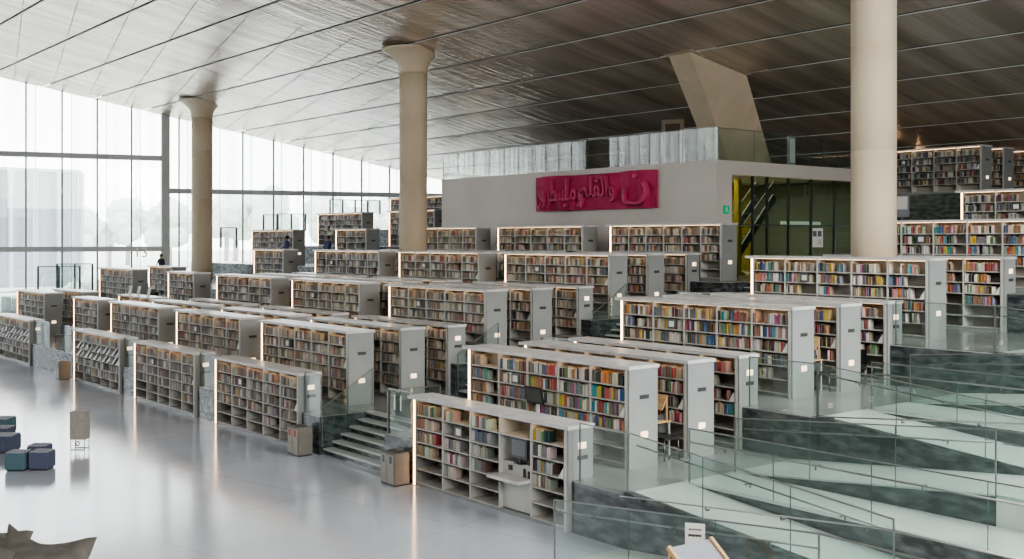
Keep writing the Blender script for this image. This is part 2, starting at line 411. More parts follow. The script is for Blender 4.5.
for i,y in enumerate(ylist):
    thick = abs(y-YC)<.01
    w_=.26 if thick else .05
    o=.45 if thick else .09
    struct('facade_mullion',MB().hexa(fbox(y-w_,y+w_,-.02,o,-.05,lambda yy: cz(yy)+.02)),M['transom' if thick else 'mullion'])
    if not thick:   # pleat fold between mullions
        struct('facade_pleat',MB().hexa(fbox(y+.55,y+.575,-.02,.03,-.05,lambda yy: cz(yy)+.02)),M['ext_fin'])
for (ya,yb,z) in ((YC-step*34,YC,4.9),(YC-step*34,YC,11.05),(YC,YC+step*15,8.85)):
    struct('facade_transom',MB().hexa(fbox(ya,yb,-.02,.35,z-.17,z+.17)),M['transom'])

struct('wall_rear', MB().box(-96,50,-60.4,-60,0,33), M['plaster'])
struct('wall_side', MB().box(50,50.4,-60,62,0,33), M['brown_wall'])
# back wall
struct('wall_back', MB().box(-75,60,61.5,62,5,12), M['dark_void'])

# ------------------------------------------------------------------ columns
for X,lab in ((-18.3,'beige round concrete column on the right, nearest and widest of three'),(-42.3,'beige round concrete column in the middle, flared head at the ceiling'),(-66.1,'beige round concrete column at the left, beside the glass facade')):
    Y=28.3; z0=LZ[3]; zt=cz(Y)
    c=thing('concrete_column',lab,'column',(X,Y,z0))
    r=.64; zn=5.5+7.62-z0
    obj('shaft',MB().lathe([(r,0),(r,8.05-z0+.0),(r-.012,8.06-z0),(r-.012,8.09-z0),(r,8.10-z0),(r,11.10-z0),(r-.012,11.11-z0),(r-.012,11.14-z0),(r,11.15-z0),(r,zn)],48),M['concrete'],c)
    H=zt-z0+.12
    pr=[(r-.03,zn),(r-.03,zn+.04)]
    for i in range(11):
        t=i/10; pr.append((r+.02+ .82*(t**2.6), zn+.04+(H-zn-.04)*t))
    obj('capital',MB().lathe(pr,48),M['concrete'],c)

# white block with relief, glazed room, leaning pier
WX0,WX1,WY=-48.1,-29.1,34.0
WZ=8.72
struct('wall_front', MB().box(WX0,WX1,WY,WY+.4,LZ[4]-.2,WZ), M['plaster'])
struct('wall_left', MB().box(WX0,WX0+.4,WY+.4,45.95,LZ[4]-.2,WZ), M['plaster'])
struct('mezzanine_floor', MB().box(WX0+.4,WX1-.35,WY+.4,45.95,WZ-.45,WZ-.02), M['plaster'])
struct('wall_right', MB().box(WX1-.35,WX1,WY+.4,45.95,8.16,WZ), M['plaster'])
struct('wall_right', MB().box(WX1-.35,WX1,WY+.4,WY+.95,LZ[4]-.2,8.16), M['plaster'])
struct('mezzanine_floor', MB().box(WXL,-30.9,45.95,61.5,3,WZ-.02), M['plaster'])
# glazed room front
gx=WX1-.2
gw=thing('glazed_room_front','dark tinted glass partition of the room below the mezzanine','glass wall',(gx,35,LZ[4]))
yy=[34.95,36.5,37.45,38.9,40.5,42.2,43.9,45.7]
for i in range(len(yy)-1):
    obj('glass_panel',MB().box(-.012,.012,yy[i]-35+.03,yy[i+1]-35-.03,0,4.14),M['dark_glass'],gw)
for y in yy: obj('mullion',MB().box(-.06,.06,y-35-.03,y-35+.03,0,4.15),M['black'],gw)
obj('transom',MB().box(-.045,.045,.03,10.6,2.1,2.16),M['black'],gw)
struct('wall_inner', MB().box(-36,-35.6,34.4,44.5,LZ[4],8.2), M['yellow_wall'])
struct('wall_inner', MB().box(-36,-29.5,44.5,44.9,LZ[4],8.2), M['greygreen'])
st=thing('steel_stair','black steel stair flight seen through the room glass','stairs',(-31,36.3,LZ[4]))
for s in (-.5,.5): obj('stringer',MB().bar((s,0,.1),(s,3.2,3.4),.08,.32),M['black'],st)
for i in range(11): obj('tread',MB().box(-.5,.5,i*.3,i*.3+.27,.22+i*.305,.26+i*.305),M['black'],st)
for s in (-.5,.5): obj('handrail',MB().bar((s,0,1.15),(s,3.2,4.1),.05),M['black'],st)
for i in range(3):
    p=thing('interior_column',['yellow lit strut nearest the corner behind the tinted glass','middle yellow lit strut behind the tinted glass','yellow lit strut deepest in the glazed room'][i],'column',(-30.4,35.4+i*.75,LZ[4]))
    obj('shaft',MB().box(-.12,.12,-.1,.1,0,4.1),M['yellow_wall'],p); obj('base',MB().box(-.2,.2,-.17,.17,0,.12),M['yellow_wall'],p)
es=thing('exit_sign','green lit exit sign on the corner of the white block','sign',(WX1+.02,34.55,6.72))
obj('plate',MB().box(0,.05,-.16,.16,-.17,.17),M['green_sign'],es)
pm=MB().box(.05,.056,-.03,.03,.06,.12).hexa([(.05,-.05,-.02),(.056,-.05,-.02),(.056,.05,-.02),(.05,.05,-.02),(.05,-.07,.05),(.056,-.07,.05),(.056,.04,.05),(.05,.04,.05)]).bar((.053,.03,-.02),(.053,.09,-.12),.006,.03).bar((.053,-.03,-.02),(.053,-.1,-.1),.006,.03)
obj('pictogram',pm,M['white'],es)
ns=thing('notice','white paper notice with dark print on the tinted glass','sign',(gx+.03,40.9,5.6))
obj('sheet',MB().box(0,.008,-.42,.42,-.42,.42),M['paper'],ns)
for r_ in range(2):
    for c_ in range(2):
        if (r_,c_)!=(1,0): obj('printed_block',MB().box(.008,.011,-.32+c_*.36,-.04+c_*.36,.05-r_*.36,.3-r_*.36),M['plaster' if r_ else 'plate'],ns)
lt=tag(obj('light_fitting',MB().box(-.04,.04,-1.4,1.4,-.07,.07),M['white'],None,(gx-.6,40.6,6.25)),'white linear light fitting glowing behind the tinted glass','light')
lt.data.materials[0]=emis('room_lamp',(.8,.9,.85),1.0)

# leaning pier
T=[(-31.2,33.4),(-29.95,33.3),(-29.75,36.6),(-31.3,36.6)]
B=[(-33.2,38.6),(-32.1,38.5),(-32.0,41.4),(-33.4,41.4)]
mb=MB().hexa([(x,y,WZ-.02) for x,y in B]+[(x,y,cz(y)+.1) for x,y in T])
lp=thing('leaning_pier','leaning rectangular concrete pier rising from the mezzanine to the ceiling','column')
obj('shaft',mb,M['concrete'],lp)
mb=MB().hexa([(x,y,cz(y)-.02) for x,y in [(-31.25,33.5),(-29.85,33.4),(-29.65,36.7),(-31.35,36.7)]]+[(x,y,cz(y)+.1) for x,y in [(-31.9,32.3),(-28.9,32.2),(-28.7,37.6),(-31.9,37.6)]])
obj('collar',mb,M['concrete'],lp)

# things on the mezzanine
q=at0(673,160,53.5)
t=thing('doorway','brown framed doorway on the mezzanine left of the leaning pier','door',(q[0],q[1],WZ-.02))
t.rotation_euler=(0,0,.6)
for s_ in (-.45,.45): obj('jamb',MB().box(s_-.09,s_+.09,-.12,.12,0,2.62),M['concrete'],t)
obj('lintel',MB().box(-.54,.54,-.12,.12,2.45,2.65),M['concrete'],t); obj('door_leaf',MB().box(-.36,.36,-.03,.03,0,2.45),M['brown_wall'],t)
t=thing('information_totem','slim white totem standing behind the mezzanine glass left of the nearest column','stand',(-29.9,39.9,WZ-.02))
obj('panel',MB().box(-.06,.06,-.22,.22,.04,1.35),M['greytop'],t); obj('face',MB().box(.06,.066,-.18,.18,.2,1.25),M['white'],t); obj('base',MB().box(-.15,.15,-.28,.28,0,.04),M['steel'],t)

# crimson relief
rx0,rx1,rz0,rz1=-40.14,-32.29,6.86,8.46
rel=thing('wall_relief','crimson relief panel with raised sweeping Arabic calligraphy on the white wall','wall art',((rx0+rx1)/2,WY-.005,(rz0+rz1)/2))
W2,H2=(rx1-rx0)/2,(rz1-rz0)/2
nx,nz=80,18; mb=MB(); vs=[]
def ridge(u,w):
    h=.10
    for k_,(c,a,s) in enumerate(((.1,.35,.06),(.22,-.3,.05),(.33,.2,.045),(.45,-.15,.03),(.56,.3,.05),(.68,-.35,.05),(.80,.3,.05),(.9,-.2,.05))):
        cc=c+a*.12*(w-.5)+.015*math.sin(w*5+k_)
        dlt=(u-cc)/s
        h+=.17*math.exp(-dlt*dlt)*(.55+.45*math.sin(w*3.1+k_)) if dlt<0 else .17*math.exp(-dlt*dlt*4)*(.55+.45*math.sin(w*3.1+k_))
    return h*min(1,1) 
for i in range(nx+1):
    for j in range(nz+1):
        u,w=i/nx,j/nz
        vs.append((-W2+2*W2*u, -ridge(u,w), -H2+2*H2*w+.04*math.sin(u*9)*(1 if j==nz else 0)))
fs=[(i*(nz+1)+j,(i+1)*(nz+1)+j,(i+1)*(nz+1)+j+1,i*(nz+1)+j+1) for i in range(nx) for j in range(nz)]
mb.add(vs,fs,0,True)
k0=len(mb.v)
mb.add([(-W2,0,-H2),(W2,0,-H2),(W2,0,H2),(-W2,0,H2),(-W2,-.12,-H2),(W2,-.12,-H2),(W2,-.12,H2),(-W2,-.12,H2)],[(0,1,2,3),(0,4,5,1),(1,5,6,2),(2,6,7,3),(3,7,4,0)])
obj('panel',mb,M['crimson'],rel)
def text_mesh(body,size,extrude,name,bevel=0.0):
    c=bpy.data.curves.new(name,'FONT'); c.body=body; c.size=size; c.extrude=extrude; c.align_x='CENTER'; c.align_y='CENTER'; c.resolution_u=3
    c.bevel_depth=bevel
    o=bpy.data.objects.new(name,c); COL.objects.link(o); bpy.context.view_layer.update()
    dg=bpy.context.evaluated_depsgraph_get(); me=bpy.data.meshes.new_from_object(o.evaluated_get(dg)); bpy.data.objects.remove(o)
    return me
words=[('\uFEE5',.72,.0,2.1),('\uFEE2\uFEE0\uFED8\uFEDF\uFE8D\uFEED',.12,-.02,1.75),('\uFE8E\uFEE3\uFEED',-.27,0,1.7),('\uFEE5\uFEED\uFEAE\uFEC4\uFEB4\uFEF3',-.67,-.02,1.7)]
for body,ux,wz,sz in words:
    me=text_mesh(body,1.0,.10,'lettering')
    co=[v.co.copy() for v in me.vertices]
    x0_,x1_=min(c.x for c in co),max(c.x for c in co); y0_,y1_=min(c.y for c in co),max(c.y for c in co)
    tw={.72:1.5,.12:2.3,-.27:1.2,-.67:2.1}[ux]; th=1.36
    for v in me.vertices:
        X=(v.co.x-(x0_+x1_)/2)/(x1_-x0_)*tw+ux*W2; Z=(v.co.y-(y0_+y1_)/2)/(y1_-y0_)*th+wz
        u=(X+W2)/(2*W2); w=(Z+H2)/(2*H2)
        v.co=(X,-max(.13,ridge(u,w))-.08-v.co.z*.9,Z)
    me.materials.clear(); me.materials.append(M['crimson2'])
    link('lettering',me,rel)

# ------------------------------------------------------------------ bookcases
MC={}
def cached(key,fn):
    if key not in MC: MC[key]=fn()
    return MC[key]
ROWS=6; P0=.10; PITCH=.30; TH=.025
def bookcase(label,x0,x1,y,z,H,nb,depth,detail=True,station=None,strip=True,lvl=0):
    L_=x1-x0; h=2.0
    root=thing('bookcase',label,'bookcase',((x0+x1)/2,y,z),0,'grey library bookcases in terraced rows')
    root.scale=(1,1,H/2.0)
    a,b_=-L_/2,L_/2; Lk=round(L_,2); dk=depth
    for s in (-1,1):
        px0=(a,a+.06) if s<0 else (b_-.06,b_)
        me=cached(('side',Lk,s,dk),lambda: MB().box(px0[0],px0[1],.0,depth,0,h-.07).mesh('side_panel',M['shelf_grey']))
        sp=link('side_panel',me,root)
        if s>0:
            link('label_plate',cached(('lp',Lk,dk),lambda: MB().box(b_,b_+.006,depth*.36,depth*.36+.26,h-.66,h-.58).mesh('label_plate',M['plate'])),sp)
            zz=.58 if depth>.7 else 1.55
            d_=link('index_display',cached(('dp',Lk,dk),lambda: MB().box(b_,b_+.014,depth*.40,depth*.40+.19,zz,zz+.12).mesh('index_display',M['display'])),sp); d_['label']='small glowing index display'
    link('top_panel',cached(('top',Lk,dk),lambda: MB().box(a-.22,b_+.02,-.03,depth+.03,h-.07,h).mesh('top_panel',M['top_stone'])),root)
    link('back_panel',cached(('back',Lk,dk),lambda: MB().box(a+.06,b_-.06,depth*.5-.01 if depth>.7 else depth-.03,depth*.5+.01 if depth>.7 else depth-.01,.0,h-.07).mesh('back_panel',M['shelf_back'])),root)
    link('plinth',cached(('pl',Lk,dk),lambda: MB().box(a+.06,b_-.06,.04,depth-.04,0,P0-.02).mesh('plinth',M['shelf_grey'])),root)
    ia,ib=a+.08,b_-.13
    link('face_post',cached(('fp',Lk),lambda: MB().box(b_-.12,b_-.055,-.012,.03,0,h-.07).mesh('face_post',M['shelf_light'])),root)
    bw=(ib-ia)/nb
    for i in range(1,nb):
        xx=ia+i*bw
        link('upright',cached(('up',Lk,nb,i,dk),lambda: MB().box(xx-.017,xx+.017,.015,depth*.5 if depth>.7 else depth-.03,P0-.02,h-.07).mesh('upright',M['shelf_light'])),root)
    for r in range(ROWS):
        zz=P0+(ROWS-1-r)*PITCH
        if detail:
            for i in range(nb):
                if station is not None and i==station and r>=1: 
                    continue
                u0,u1=ia+i*bw+.018,ia+(i+1)*bw-.018
                link('shelf',cached(('sh',Lk,nb,i,r,dk),lambda: MB().box(u0,u1,.01,depth*.5-.012 if depth>.7 else depth-.035,zz-TH,zz).mesh('shelf',M['shelf_board'])),root)
        else:
            link('shelf',cached(('shl',Lk,r,dk),lambda: MB().box(ia,ib,.01,depth*.5-.012 if depth>.7 else depth-.035,zz-TH,zz).mesh('shelf',M['shelf_board'])),root)
    if strip:
        s_=link('light_strip',cached(('ls',Lk),lambda: MB().box(a-.005,a+.055,-.016,-.001,.02,h-.075).mesh('light_strip',M['strip'])),root); s_['label']='vertical warm glowing light strip'
    link('top_light',cached(('tl',Lk),lambda: MB().box(ia,ib,.06,.10,h-.079,h-.071).mesh('top_light',M['topstrip'])),root)
    # small fittings on the shelves
    if detail:
        bi=1 if nb>1 else 0
        zz=P0+(ROWS-2)*PITCH
        sg=link('shelf_sign',cached(('sg',Lk,nb),lambda: MB().box(ia+bi*bw+bw*.52,ia+bi*bw+bw*.78,-.03,-.012,zz+.02,zz+.25).mesh('shelf_sign',M['plate'])),root)
        link('sign_card',cached(('sc',Lk,nb),lambda: MB().box(ia+bi*bw+bw*.57,ia+bi*bw+bw*.73,-.034,-.03,zz+.06,zz+.2).mesh('sign_card',M['paper'])),sg)
        link('bookend',cached(('be',Lk,nb),lambda: MB().add([(ib-.17,.01,zz-PITCH+.0),(ib-.03,.01,zz-PITCH),(ib-.03,.01,zz-PITCH+.21),(ib-.17,.03,zz-PITCH),(ib-.03,.03,zz-PITCH),(ib-.03,.03,zz-PITCH+.21)],[(0,1,2),(5,4,3),(0,3,4,1),(1,4,5,2),(2,5,3,0)]).mesh('bookend',M['white'])),root)
    root['_']=0; del root['_']
    return root,ia,bw

# book colour families
def hsv(h,s,v):
    import colorsys
    return colorsys.hsv_to_rgb(h,s,v)
VIV=[((.70,.69,.64),'white',18),((.50,.44,.34),'cream',12),((.36,.05,.05),'red',9),((.55,.40,.05),'yellow',6),((.06,.13,.26),'blue',9),((.04,.26,.27),'teal',4),((.03,.03,.035),'black',10),((.18,.18,.18),'grey',10),((.45,.18,.05),'orange',4),((.22,.12,.07),'brown',8),((.07,.18,.08),'green',4),((.25,.07,.18),'purple',3),((.5,.22,.25),'pink',3)]
WARM=[((.58,.54,.46),'white',22),((.42,.36,.28),'cream',22),((.25,.17,.11),'brown',18),((.28,.07,.05),'red',9),((.05,.05,.05),'black',9),((.2,.19,.17),'grey',14),((.06,.10,.17),'blue',4),((.35,.24,.08),'yellow',3),((.08,.14,.09),'green',3)]
GREY=[((.55,.54,.51),'white',22),((.38,.36,.33),'cream',16),((.20,.2,.2),'grey',24),((.05,.05,.055),'black',16),((.08,.11,.17),'blue',8),((.17,.12,.10),'brown',8),((.25,.06,.06),'red',4),((.4,.25,.06),'orange',2)]
def pick(pal):
    t=R.uniform(0,sum(p[2] for p in pal))
    for c,n_,w in pal:
        t-=w
        if t<=0: break
    j=R.uniform(.75,1.15)
    return tuple(min(1,max(.01,x*j+R.uniform(-.02,.02))) for x in c), n_
stuff=[]     # (x0,x1,y0,y1,z0,z1,color)
book_mesh=None
def bookmesh():
    mb=MB()
    t=.06
    # unit book standing: x thickness, y depth (spine at y=0), z height
    mb.box(0,1,0,.04,0,1,0); mb.box(0,.1,.04,1,0,1,0); mb.box(.9,1,.04,1,0,1,0); mb.box(.1,.9,.04,.96,.02,.98,1)
    return mb.mesh('book',[M['book'],M['pages']])
BOOKM=bookmesh()
ORD=['first','second','third','fourth','fifth','sixth','seventh','eighth','ninth','tenth','eleventh','twelfth','13th','14th','15th','16th','17th','18th','19th','20th','21st','22nd','23rd','24th','25th','26th','27th','28th','29th','30th','31st','32nd','33rd','34th','35th','36th']
ROWN=['top shelf','second shelf','third shelf','fourth shelf','fifth shelf','bottom shelf']
NB=[0]
def fill(root,ia,bw,nb,bay,row,frac,pal,start=.0,individual=None,gapprob=.0,lean=False):
    H=root.scale[2]; ox,oy,oz=root.location
    x=ia+bay*bw+.03+start*bw; xe=x+frac*(bw-.06); xmax=ia+(bay+1)*bw-.03
    zz=P0+(ROWS-1-row)*PITCH
    n=0
    run=0
    while x<min(xe,xmax):
        w=R.choice((.018,.024,.028,.032,.036,.042,.05,.055)); 
        if x+w>xmax: break
        h=R.uniform(.185,.245); d=R.uniform(.15,.21)
        if run<=0: run=R.randint(1,4); c,cn=pick(pal)
        run-=1
        col=tuple(min(1,max(.005,q*R.uniform(.85,1.15))) for q in c)
        y0=.035+R.uniform(0,.025)
        if individual and NB[0]<300:
            o=link('book',BOOKM,None,(ox+x,oy+y0,oz+zz*H)); o.scale=(w-.002,d,h*H); o.color=(*col,1)
            th='thin' if w<.03 else ('thick' if w>.045 else 'medium')
            tag(o,'%s %s book, %s from left, %s, %s bay of the %s'%(th,cn,ORD[n],ROWN[row],ORD[bay],individual),'book','books in the %s'%individual)
            NB[0]+=1
        else:
            stuff.append((ox+x,ox+x+w-.003,oy+y0,oy+y0+d,oz+zz*H,oz+(zz+h)*H,col))
        n+=1; x+=w
        if gapprob and R.random()<gapprob: x+=R.uniform(.1,.3)

LN=['the hall floor','the first terrace','the second terrace','the third terrace','the fourth terrace','the fifth terrace','the sixth terrace','the top terrace']
CN={1:'right of the stairs',2:'just left of the stairs',3:'second column left of the stairs',4:'third column left of the stairs',5:'fourth column left of the stairs',6:'column nearest the glass facade'}
CASES=[]
def add_case(col,lvl,y,rowname,front,xr=None,nb=None,detail=True,pal=None,fr=(.7,1.0),rows=4,label=None,station=None,z=None):
    x0,x1=xr or COLX[col][lvl]
    nb=nb or max(2,round((x1-x0)/1.06))
    lab=label or ('%s grey bookcase on %s, %s'%(rowname,LN[lvl],CN[col]))
    root,ia,bw=bookcase(lab,x0,x1,y,LZ[lvl] if z is None else z,SH[lvl],nb,FD if front else BD,detail,station,True,lvl)
    CASES.append((root,ia,bw,nb,col,lvl))
    return root,ia,bw,nb
def autofill(c,pal,fr=(.7,1.0),rows=4,extra=.0,indiv=None):
    root,ia,bw,nb=c
    for r in range(rows):
        for b_ in range(nb):
            f=R.uniform(*fr)
            if R.random()<.05: f*=.5
            if r==1 and b_==1 and nb>2:      # the shelf sign stands in front here
                f=max(f,.8)
            fill(root,ia,bw,nb,b_,r,f,pal,0,None,.02)
    for b_ in range(nb):
        if R.random()<extra: fill(root,ia,bw,nb,b_,rows,R.uniform(.3,.7),pal)

# --- nearest bookcase (hall floor, right of stairs)
c=add_case(1,0,FRONT_ROWS[0],'front',True,station=3,label='nearest grey bookcase on the hall floor, with a computer station in it')
root,ia,bw,nb=c
spec=[[.62,.38,.65,0,.5],[.58,0,.62,0,.52],[.70,.66,.52,0,.62],[.52,.68,.48,0,.5],[0,.42,0,0,0]]
pals=[VIV,GREY,GREY,GREY,GREY]
for r,row in enumerate(spec):
    for b_,f in enumerate(row):
        if f: fill(root,ia,bw,nb,b_,r,f,(VIV if (r==0 and b_ in (2,4)) else (WARM if b_==0 or r==0 else GREY)),0,'nearest bookcase')
# computer station in bay four
u0,u1=ia+3*bw+.02,ia+4*bw-.02
obj('station_panel',MB().box(u0,u1,.10,.13,.10,1.02),M['shelf_light'],root)['label']='pale panel of the computer station'
obj('station_desk',MB().box(u0-.03,u1,-.30,.09,.74,.80),M['top_stone'],root)['label']='white slab desk of the computer station'
obj('station_shelf',MB().box(u0,u1,.10,.50,1.02,1.05),M['shelf_board'],root)
mon=thing('monitor','black computer monitor in the nearest bookcase above the white desk slab','monitor',(root.location.x+(u0+u1)/2+.08,root.location.y+.07,1.05))
def monitor_parts(mon,w=.52,h=.42):
    obj('monitor_case',MB().box(-w/2,w/2,-.02,.02,.10,.10+h),M['black'],mon)
    obj('screen',MB().box(-w/2+.05,w/2-.05,-.024,-.02,.16,.10+h-.05),M['screen'],mon)
    obj('stand',MB().box(-.03,.03,.0,.03,0,.12),M['black'],mon); obj('foot',MB().box(-.12,.12,-.06,.1,0,.012),M['black'],mon)
monitor_parts(mon)
for i,(dx,w_,h_) in enumerate(((-.22,.1,.1),(.22,.05,.17),(.36,.05,.14))):
    tag(obj('card_reader',MB().box(dx-w_/2,dx+w_/2,-.03,0,0,h_).box(dx-w_/2+.012,dx+w_/2-.012,-.034,-.03,.02,h_-.02),M['black'],None,(root.location.x+(u0+u1)/2,root.location.y+.099,.88 if i==0 else .8)),['square black card reader on the computer station panel','black handset leaning by the desk end of the station','small black scanner rightmost on the station panel'][i],'scanner')

# --- first terrace, right column
cA=add_case(1,1,15.38,'front',False)
root,ia,bw,nb=cA
for b_ in (4,3,2):
    for r in range(4):
        fill(root,ia,bw,nb,b_,r,(.97 if b_!=4 else .93),VIV,0,'second nearest bookcase')
fill(root,ia,bw,nb,0,0,.28,WARM); fill(root,ia,bw,nb,1,0,1,VIV)
for r in (1,2,3):
    fill(root,ia,bw,nb,0,r,.55,VIV); fill(root,ia,bw,nb,1,r,.98,VIV)
fill(root,ia,bw,nb,4,4,.0,VIV)
mx_=thing('monitor','black catalogue monitor on a white arm against the long bookcase','monitor',(root.location.x+.0,root.location.y-.22,LZ[1]))
obj('screen_case',MB().hexa([(-.27,.02,1.02),(.27,.02,1.02),(.27,.06,1.02),(-.27,.06,1.02),(-.27,-.06,1.38),(.27,-.06,1.38),(.27,-.02,1.38),(-.27,-.02,1.38)]),M['black'],mx_)
obj('screen',MB().hexa([(-.24,.012,1.05),(.24,.012,1.05),(.24,.02,1.05),(-.24,.02,1.05),(-.24,-.063,1.35),(.24,-.063,1.35),(.24,-.055,1.35),(-.24,-.055,1.35)]),M['screen'],mx_)
obj('arm',MB().box(-.03,.03,.07,.13,0,1.2),M['white'],mx_); obj('base',MB().box(-.2,.2,-.08,.18,0,.03),M['white'],mx_)

cc=add_case(1,1,17.09,'middle',False); autofill(cc,VIV)
cc=add_case(1,1,18.72,'rear',True); autofill(cc,VIV)
cc=add_case(1,2,20.55,'front',False); autofill(cc,VIV,(.75,1.0),4,.6)
cc=add_case(1,2,22.4,'middle',False); autofill(cc,VIV)
cc=add_case(1,2,24.38,'rear',True); autofill(cc,VIV,(.6,.95))
cc=add_case(1,3,26.3,'front',False); autofill(cc,VIV,(.6,.9),5)
cc=add_case(1,3,30.2,'rear',True); autofill(cc,VIV,(.6,.95))
# columns 2..4
for col in (2,3,4):
    pal=WARM if col==2 else (WARM if col==3 else GREY)
    cc=add_case(col,0,FRONT_ROWS[0],'front',True)
    if col==4:
        for b_ in range(cc[3]):
            for r in (0,3,4): fill(cc[0],cc[1],cc[2],cc[3],b_,r,R.uniform(.6,.9),GREY)
    else:
        for b_ in range(cc[3]):
            for r in range(4): fill(cc[0],cc[1],cc[2],cc[3],b_,r,R.uniform(.5,.8),WARM if r==0 else GREY)
            if b_>=3 or R.random()<.25: fill(cc[0],cc[1],cc[2],cc[3],b_,4,R.uniform(.35,.5),GREY)
    for lvl,rows in ((1,((15.38,'front',0),(17.09,'middle',0),(18.72,'rear',1))),(2,((20.55,'front',0),(22.4,'middle',0),(24.38,'rear',1))),(3,((26.3,'front',0),(28.15,'middle',0),(30.2,'rear',1)))):
        for y,nm,fr_ in rows:
            if lvl==3 and nm=='middle' and col==4: continue
            cc=add_case(col,lvl,y,nm,bool(fr_),detail=lvl<3 or nm=='front')
            autofill(cc,pal if lvl<3 else WARM if col<4 else GREY,(.7,1.0),5 if lvl==1 else 4)
    cc=add_case(col,4,31.3,'front',False,detail=False); autofill(cc,WARM,(.6,.95),4)
# short and far-left columns
for lvl,y in ((1,15.38),(2,20.55),(3,26.3),(4,31.3)):
    cc=add_case(5,lvl,y,'short',False,nb=3,detail=False); autofill(cc,GREY,(.6,.95),4)
cc=add_case(5,1,17.6,'low rear',False,xr=(-50.4,-46.6),nb=3,detail=False); autofill(cc,WARM,(.6,.95),4)
cc=add_case(6,2,24.2,'far rear',False,xr=(-64.2,-60.6),nb=3,detail=False,label='low grey bookcase behind the far left ones, before the dark dressed person'); autofill(cc,GREY)
for lvl,y,nm in ((0,FRONT_ROWS[0],'front'),(1,15.38,'front'),(1,17.09,'middle'),(2,20.55,'front'),(4,31.3,'front')):
    xr=None
    cc=add_case(6,lvl,y,nm,lvl==0,detail=lvl==0)
    if lvl==0:
        for b_ in range(cc[3]):
            for r in (0,3,4): fill(cc[0],cc[1],cc[2],cc[3],b_,r,R.uniform(.6,.9),GREY)
    else: autofill(cc,GREY,(.6,.95),4)
# high terraces
cc=add_case(6,5,36.0,'far',False,xr=(-65.2,-59.5),detail=False,label='grey bookcase on the fifth terrace before the facade, left of middle column'); autofill(cc,GREY)
cc=add_case(4,5,36.0,'far',False,xr=(-56.4,-51.6),detail=False,label='grey bookcase half hidden behind the middle concrete column, lower one'); autofill(cc,GREY)
cc=add_case(4,6,40.6,'far',False,xr=(-63.5,-57.2),detail=False,label='highest grey bookcase left of the middle concrete column'); autofill(cc,GREY)
cc=add_case(4,6,40.6,'far',False,xr=(-55.6,-51.0),detail=False,z=6.9,label='highest grey bookcase just right of the middle column, beside the white wall'); autofill(cc,GREY)
cc=add_case(1,4,32.0,'far',False,xr=(-20.9,-14.0),nb=6,detail=True,label='long bookcase right of the nearest column, on the fourth terrace'); autofill(cc,VIV,(.6,.95))
cc=add_case(1,5,37.0,'far',False,xr=(-20.4,-14.4),nb=5,detail=True,label='bookcase at the right edge on the fifth terrace, above the fourth'); autofill(cc,GREY,(.6,.95))
cc=add_case(1,7,46.4,'far',False,xr=(-30.3,-24.6),nb=5,detail=True,label='topmost full bookcase right of the nearest column, under the ceiling'); autofill(cc,GREY,(.7,1),5)
cc=add_case(1,7,48.4,'far',False,xr=(-30.3,-24.6),nb=5,detail=False,label='second topmost bookcase, its end seen behind the topmost one'); autofill(cc,WARM,(.7,1),5)
cc=add_case(1,7,50.6,'far',False,xr=(-30.3,-24.6),nb=5,detail=False,label='third topmost bookcase at the right edge under the ceiling'); autofill(cc,WARM,(.7,1),5)

# all remaining books : one stuff object
n=len(stuff)
A_=np.array([s[:6] for s in stuff],dtype=np.float32); C_=np.array([s[6] for s in stuff],dtype=np.float32)
x0,x1,y0,y1,z0,z1=[A_[:,i] for i in range(6)]
V=np.stack([np.stack(p,1) for p in ((x0,y0,z0),(x1,y0,z0),(x1,y1,z0),(x0,y1,z0),(x0,y0,z1),(x1,y0,z1),(x1,y1,z1),(x0,y1,z1))],1).reshape(-1,3)
FQ=np.array([(4,5,6,7),(0,1,5,4),(1,2,6,5),(3,0,4,7)],dtype=np.int32)
Fc=(FQ[None]+(np.arange(n,dtype=np.int32)*8)[:,None,None]).reshape(-1,4)
me=bpy.data.meshes.new('books'); me.vertices.add(len(V)); me.vertices.foreach_set('co',V.ravel())
me.loops.add(len(Fc)*4); me.loops.foreach_set('vertex_index',Fc.ravel().astype(np.int32))
me.polygons.add(len(Fc)); me.polygons.foreach_set('loop_start',np.arange(0,len(Fc)*4,4,dtype=np.int32)); me.polygons.foreach_set('loop_total',np.full(len(Fc),4,dtype=np.int32))
me.update(calc_edges=True)
at=me.color_attributes.new('Col','FLOAT_COLOR','CORNER')
cc_=np.ones((n,4,4,4),dtype=np.float32)
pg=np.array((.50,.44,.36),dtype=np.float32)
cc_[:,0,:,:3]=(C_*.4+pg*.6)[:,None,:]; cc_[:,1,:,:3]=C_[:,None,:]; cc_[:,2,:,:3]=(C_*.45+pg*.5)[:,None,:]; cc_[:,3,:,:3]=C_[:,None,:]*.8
at.data.foreach_set('color',cc_.ravel())
me.materials.append(M['books']); me.validate()
bo=link('books',me); bo['kind']='stuff'; bo['label']='rows of small books filling the other bookcases'; bo['category']='books'

